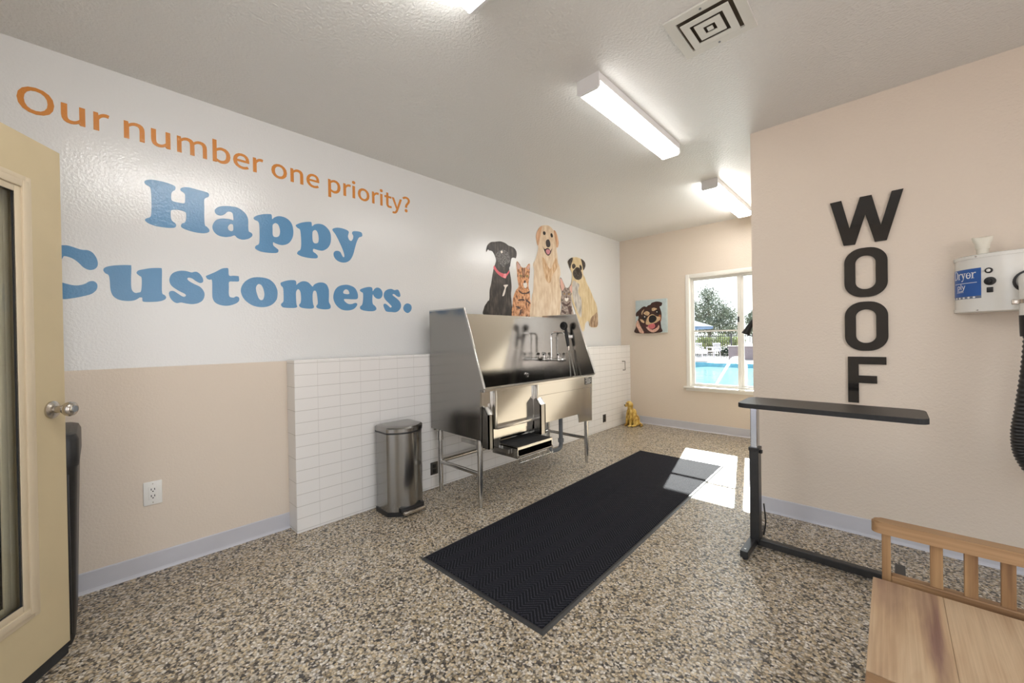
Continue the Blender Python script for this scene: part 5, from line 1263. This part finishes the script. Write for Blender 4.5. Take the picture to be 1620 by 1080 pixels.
# patio chairs
M_CH = mat('white patio chair', srgb(196, 192, 198), 0.5, noise=(5, 0.02))
def patio_chair(loc, rz, label):
    t = thing('patio_chair', label, 'chair', loc, rz, group='white patio chairs by the pool')
    obj('seat', B(-0.25, 0.25, -0.25, 0.25, 0.40, 0.44, 0.015), M_CH, t, local=True)
    bm = new()
    for k in range(5): box(bm, -0.22 + k * 0.1, -0.22 + k * 0.1 + 0.05, 0.22, 0.25, 0.44, 0.84)
    box(bm, -0.25, 0.25, 0.215, 0.255, 0.80, 0.88, 0.01)
    obj('backrest', bm, M_CH, t, local=True)
    for sx_, sy2 in ((-1, -1), (1, -1), (-1, 1), (1, 1)):
        obj('leg', T([(sx_ * 0.22, sy2 * 0.22, 0.40), (sx_ * 0.25, sy2 * 0.26, 0.0)], 0.022, seg=8), M_CH, t, local=True)
    for sx_ in (-1, 1):
        obj('armrest', join_bm(B(sx_ * 0.27 - 0.03, sx_ * 0.27 + 0.03, -0.25, 0.25, 0.62, 0.65, 0.01), B(sx_ * 0.27 - 0.02, sx_ * 0.27 + 0.02, -0.24, -0.20, 0.42, 0.62), B(sx_ * 0.27 - 0.02, sx_ * 0.27 + 0.02, 0.20, 0.24, 0.42, 0.62)), M_CH, t, local=True)
    return t
patio_chair((-5.12, 24.0, -0.02), 0.4, 'white patio chair nearer the umbrella')
patio_chair((-4.30, 24.1, -0.02), -0.4, 'white patio chair nearer the dark hedge')
tb = thing('patio_table', 'small dark patio table under the umbrella', 'table', (-6.35, 24.3, -0.02))
obj('tabletop', lathe(new(), [(0, 0), (0.45, 0), (0.45, 0.03), (0, 0.03)], (-6.35, 24.3, 0.68), seg=24), M_FENCE, tb)
obj('pedestal', T([(-6.35, 24.3, -0.02), (-6.35, 24.3, 0.70)], 0.04, seg=10), M_FENCE, tb)
obj('base', lathe(new(), [(0, 0), (0.28, 0), (0.25, 0.04), (0, 0.06)], (-6.35, 24.3, -0.02), seg=20), M_FENCE, tb)
um = thing('patio_umbrella', 'pale blue patio umbrella at the left of the window view', 'umbrella', (-5.45, 23.2, -0.02))
bm = new()
apex = bm.verts.new((-5.45, 23.2, 2.28)); ring = [bm.verts.new((-5.45 + 1.42 * math.cos(2 * PI * k / 8), 23.2 + 1.42 * math.sin(2 * PI * k / 8), 1.79)) for k in range(8)]
low = [bm.verts.new((q.co.x, q.co.y, 1.66)) for q in ring]
for k in range(8): bm.faces.new((apex, ring[k], ring[(k + 1) % 8])); bm.faces.new((ring[k], ring[(k + 1) % 8], low[(k + 1) % 8], low[k]))
bmesh.ops.solidify(bm, geom=bm.faces[:], thickness=0.01)
obj('canopy', bm, mat('pale blue canvas shade', srgb(140, 158, 182), 0.8, noise=(3, 0.04)), um, sm=False)
obj('pole', T([(-5.45, 23.2, -0.02), (-5.45, 23.2, 2.30)], 0.025, seg=10), M_ALU, um)
for k in range(8): obj('rib', T([(-5.45, 23.2, 2.24), (-5.45 + 1.40 * math.cos(2 * PI * k / 8), 23.2 + 1.40 * math.sin(2 * PI * k / 8), 1.77)], 0.012, seg=6), M_ALU, um)
# planting
def leaf_mat(n, a, b): return coat_fur(n, a, b, tuple(min(1, k * 1.5) for k in b[:3]) + (1,), 3, (1, 1, 1))
def foliage(blobs, count, size, seed):
    rnd = random.Random(seed)
    bm = new()
    tot = sum(b[3] for b in blobs)
    for (c, r, sq_, wgt) in blobs:
        for _ in range(int(count * wgt / tot)):
            while True:
                d = Vector((rnd.uniform(-1, 1), rnd.uniform(-1, 1), rnd.uniform(-1, 1)))
                if d.length <= 1: break
            d = d * (0.55 + 0.45 * rnd.random())
            p = Vector(c) + Vector((d.x * r, d.y * r, d.z * r * sq_))
            a = Vector((rnd.gauss(0, 1), rnd.gauss(0, 1), rnd.gauss(0, 1))).normalized()
            b = a.orthogonal().normalized()
            s = size * rnd.uniform(0.6, 1.3)
            q = [bm.verts.new(p + a * s), bm.verts.new(p + b * s * 0.45), bm.verts.new(p - a * s), bm.verts.new(p - b * s * 0.45)]
            bm.faces.new(q)
    return bm
def tree(name, label, base, blobs, count, size, lm, seed, trunk, group=None):
    t = thing(name, label, 'tree' if 'tree' in name else 'shrub', base, group=group)
    obj('foliage', foliage(blobs, count, size, seed), lm, t, sm=False)
    bm = None
    for pts, rad in trunk:
        b = T(pts, rad, seg=8); bm = b if bm is None else join_bm(bm, b)
    obj('trunk', bm, mat('grey bark', srgb(96, 88, 80), 0.9, noise=(5, 0.2)), t)
L1 = leaf_mat('grey green leaves', srgb(56, 62, 52), srgb(102, 110, 92))
L2 = leaf_mat('yellow green leaves', srgb(96, 104, 58), srgb(150, 158, 96))
L3 = leaf_mat('dark hedge leaves', srgb(34, 44, 34), srgb(60, 72, 54))
ty = 32
tree('large_tree', 'large loose grey green tree beyond the pool fence', (-6.9, ty, 0),
     [((-7.0, ty, 4.3), 0.9, 1.0, 1.2), ((-7.9, ty, 3.1), 1.3, 0.9, 2.2), ((-6.5, ty, 3.1), 1.3, 1.0, 2.6), ((-5.7, ty, 2.6), 1.0, 0.9, 1.5), ((-8.6, ty, 2.3), 1.2, 0.8, 1.6), ((-7.1, ty, 2.0), 1.4, 0.7, 2.4), ((-5.6, ty, 1.7), 1.1, 0.6, 1.6)], 9500, 0.075, L1, 3,
     [([(-6.9, ty, -0.02), (-6.95, ty, 1.2), (-7.0, ty, 2.4), (-7.05, ty, 4.4)], [0.16, 0.13, 0.09, 0.03]), ([(-6.95, ty, 1.4), (-7.7, ty, 2.6), (-8.2, ty, 3.4)], [0.09, 0.06, 0.02]), ([(-6.95, ty, 1.5), (-6.2, ty, 2.6), (-5.8, ty, 3.3)], [0.09, 0.06, 0.02])])
tree('small_tree', 'smaller grey green tree right of the window bar', (-4.2, 33, 0),
     [((-4.2, 33, 2.4), 0.8, 1.1, 1), ((-4.0, 33, 1.7), 0.9, 0.9, 1)], 2600, 0.075, L1, 5, [([(-4.2, 33, -0.02), (-4.2, 33, 2.8)], [0.1, 0.03])])
tree('flowering_shrub', 'pale green shrub behind the chairs and fence', (-6.2, 29, 0), [((-6.4, 29, 0.8), 0.75, 0.8, 1), ((-5.3, 29, 0.9), 0.8, 0.7, 1), ((-4.4, 29, 0.9), 0.6, 0.7, 0.6)], 3800, 0.06, L2, 6, [([(-5.8, 29, -0.02), (-5.6, 29, 0.8)], [0.06, 0.03])])
tree('yellow_shrub', 'yellow flowering shrub at the right edge of the window', (-2.6, 28, 0), [((-2.6, 28, 0.85), 0.55, 0.8, 1)], 500, 0.06, leaf_mat('yellow blossom leaves', srgb(140, 130, 50), srgb(210, 190, 90)), 8, [([(-2.6, 28, -0.02), (-2.6, 28, 0.8)], [0.05, 0.03])])
bm = foliage([((-4.35 + 0.16 * k, 25.6, 0.34), 0.36, 1.0, 1) for k in range(6)], 1500, 0.045, 9)
hd_ = thing('clipped_hedge', 'low dark clipped hedge in front of the fence', 'hedge', (-4.0, 25.6, -0.02))
obj('foliage', bm, L3, hd_, sm=False)
obj('stems', join_bm(*[T([(-4.35 + 0.16 * k, 25.6, -0.02), (-4.35 + 0.16 * k, 25.6, 0.45)], 0.02, seg=6) for k in range(6)]), bpy.data.materials['grey bark'], hd_)
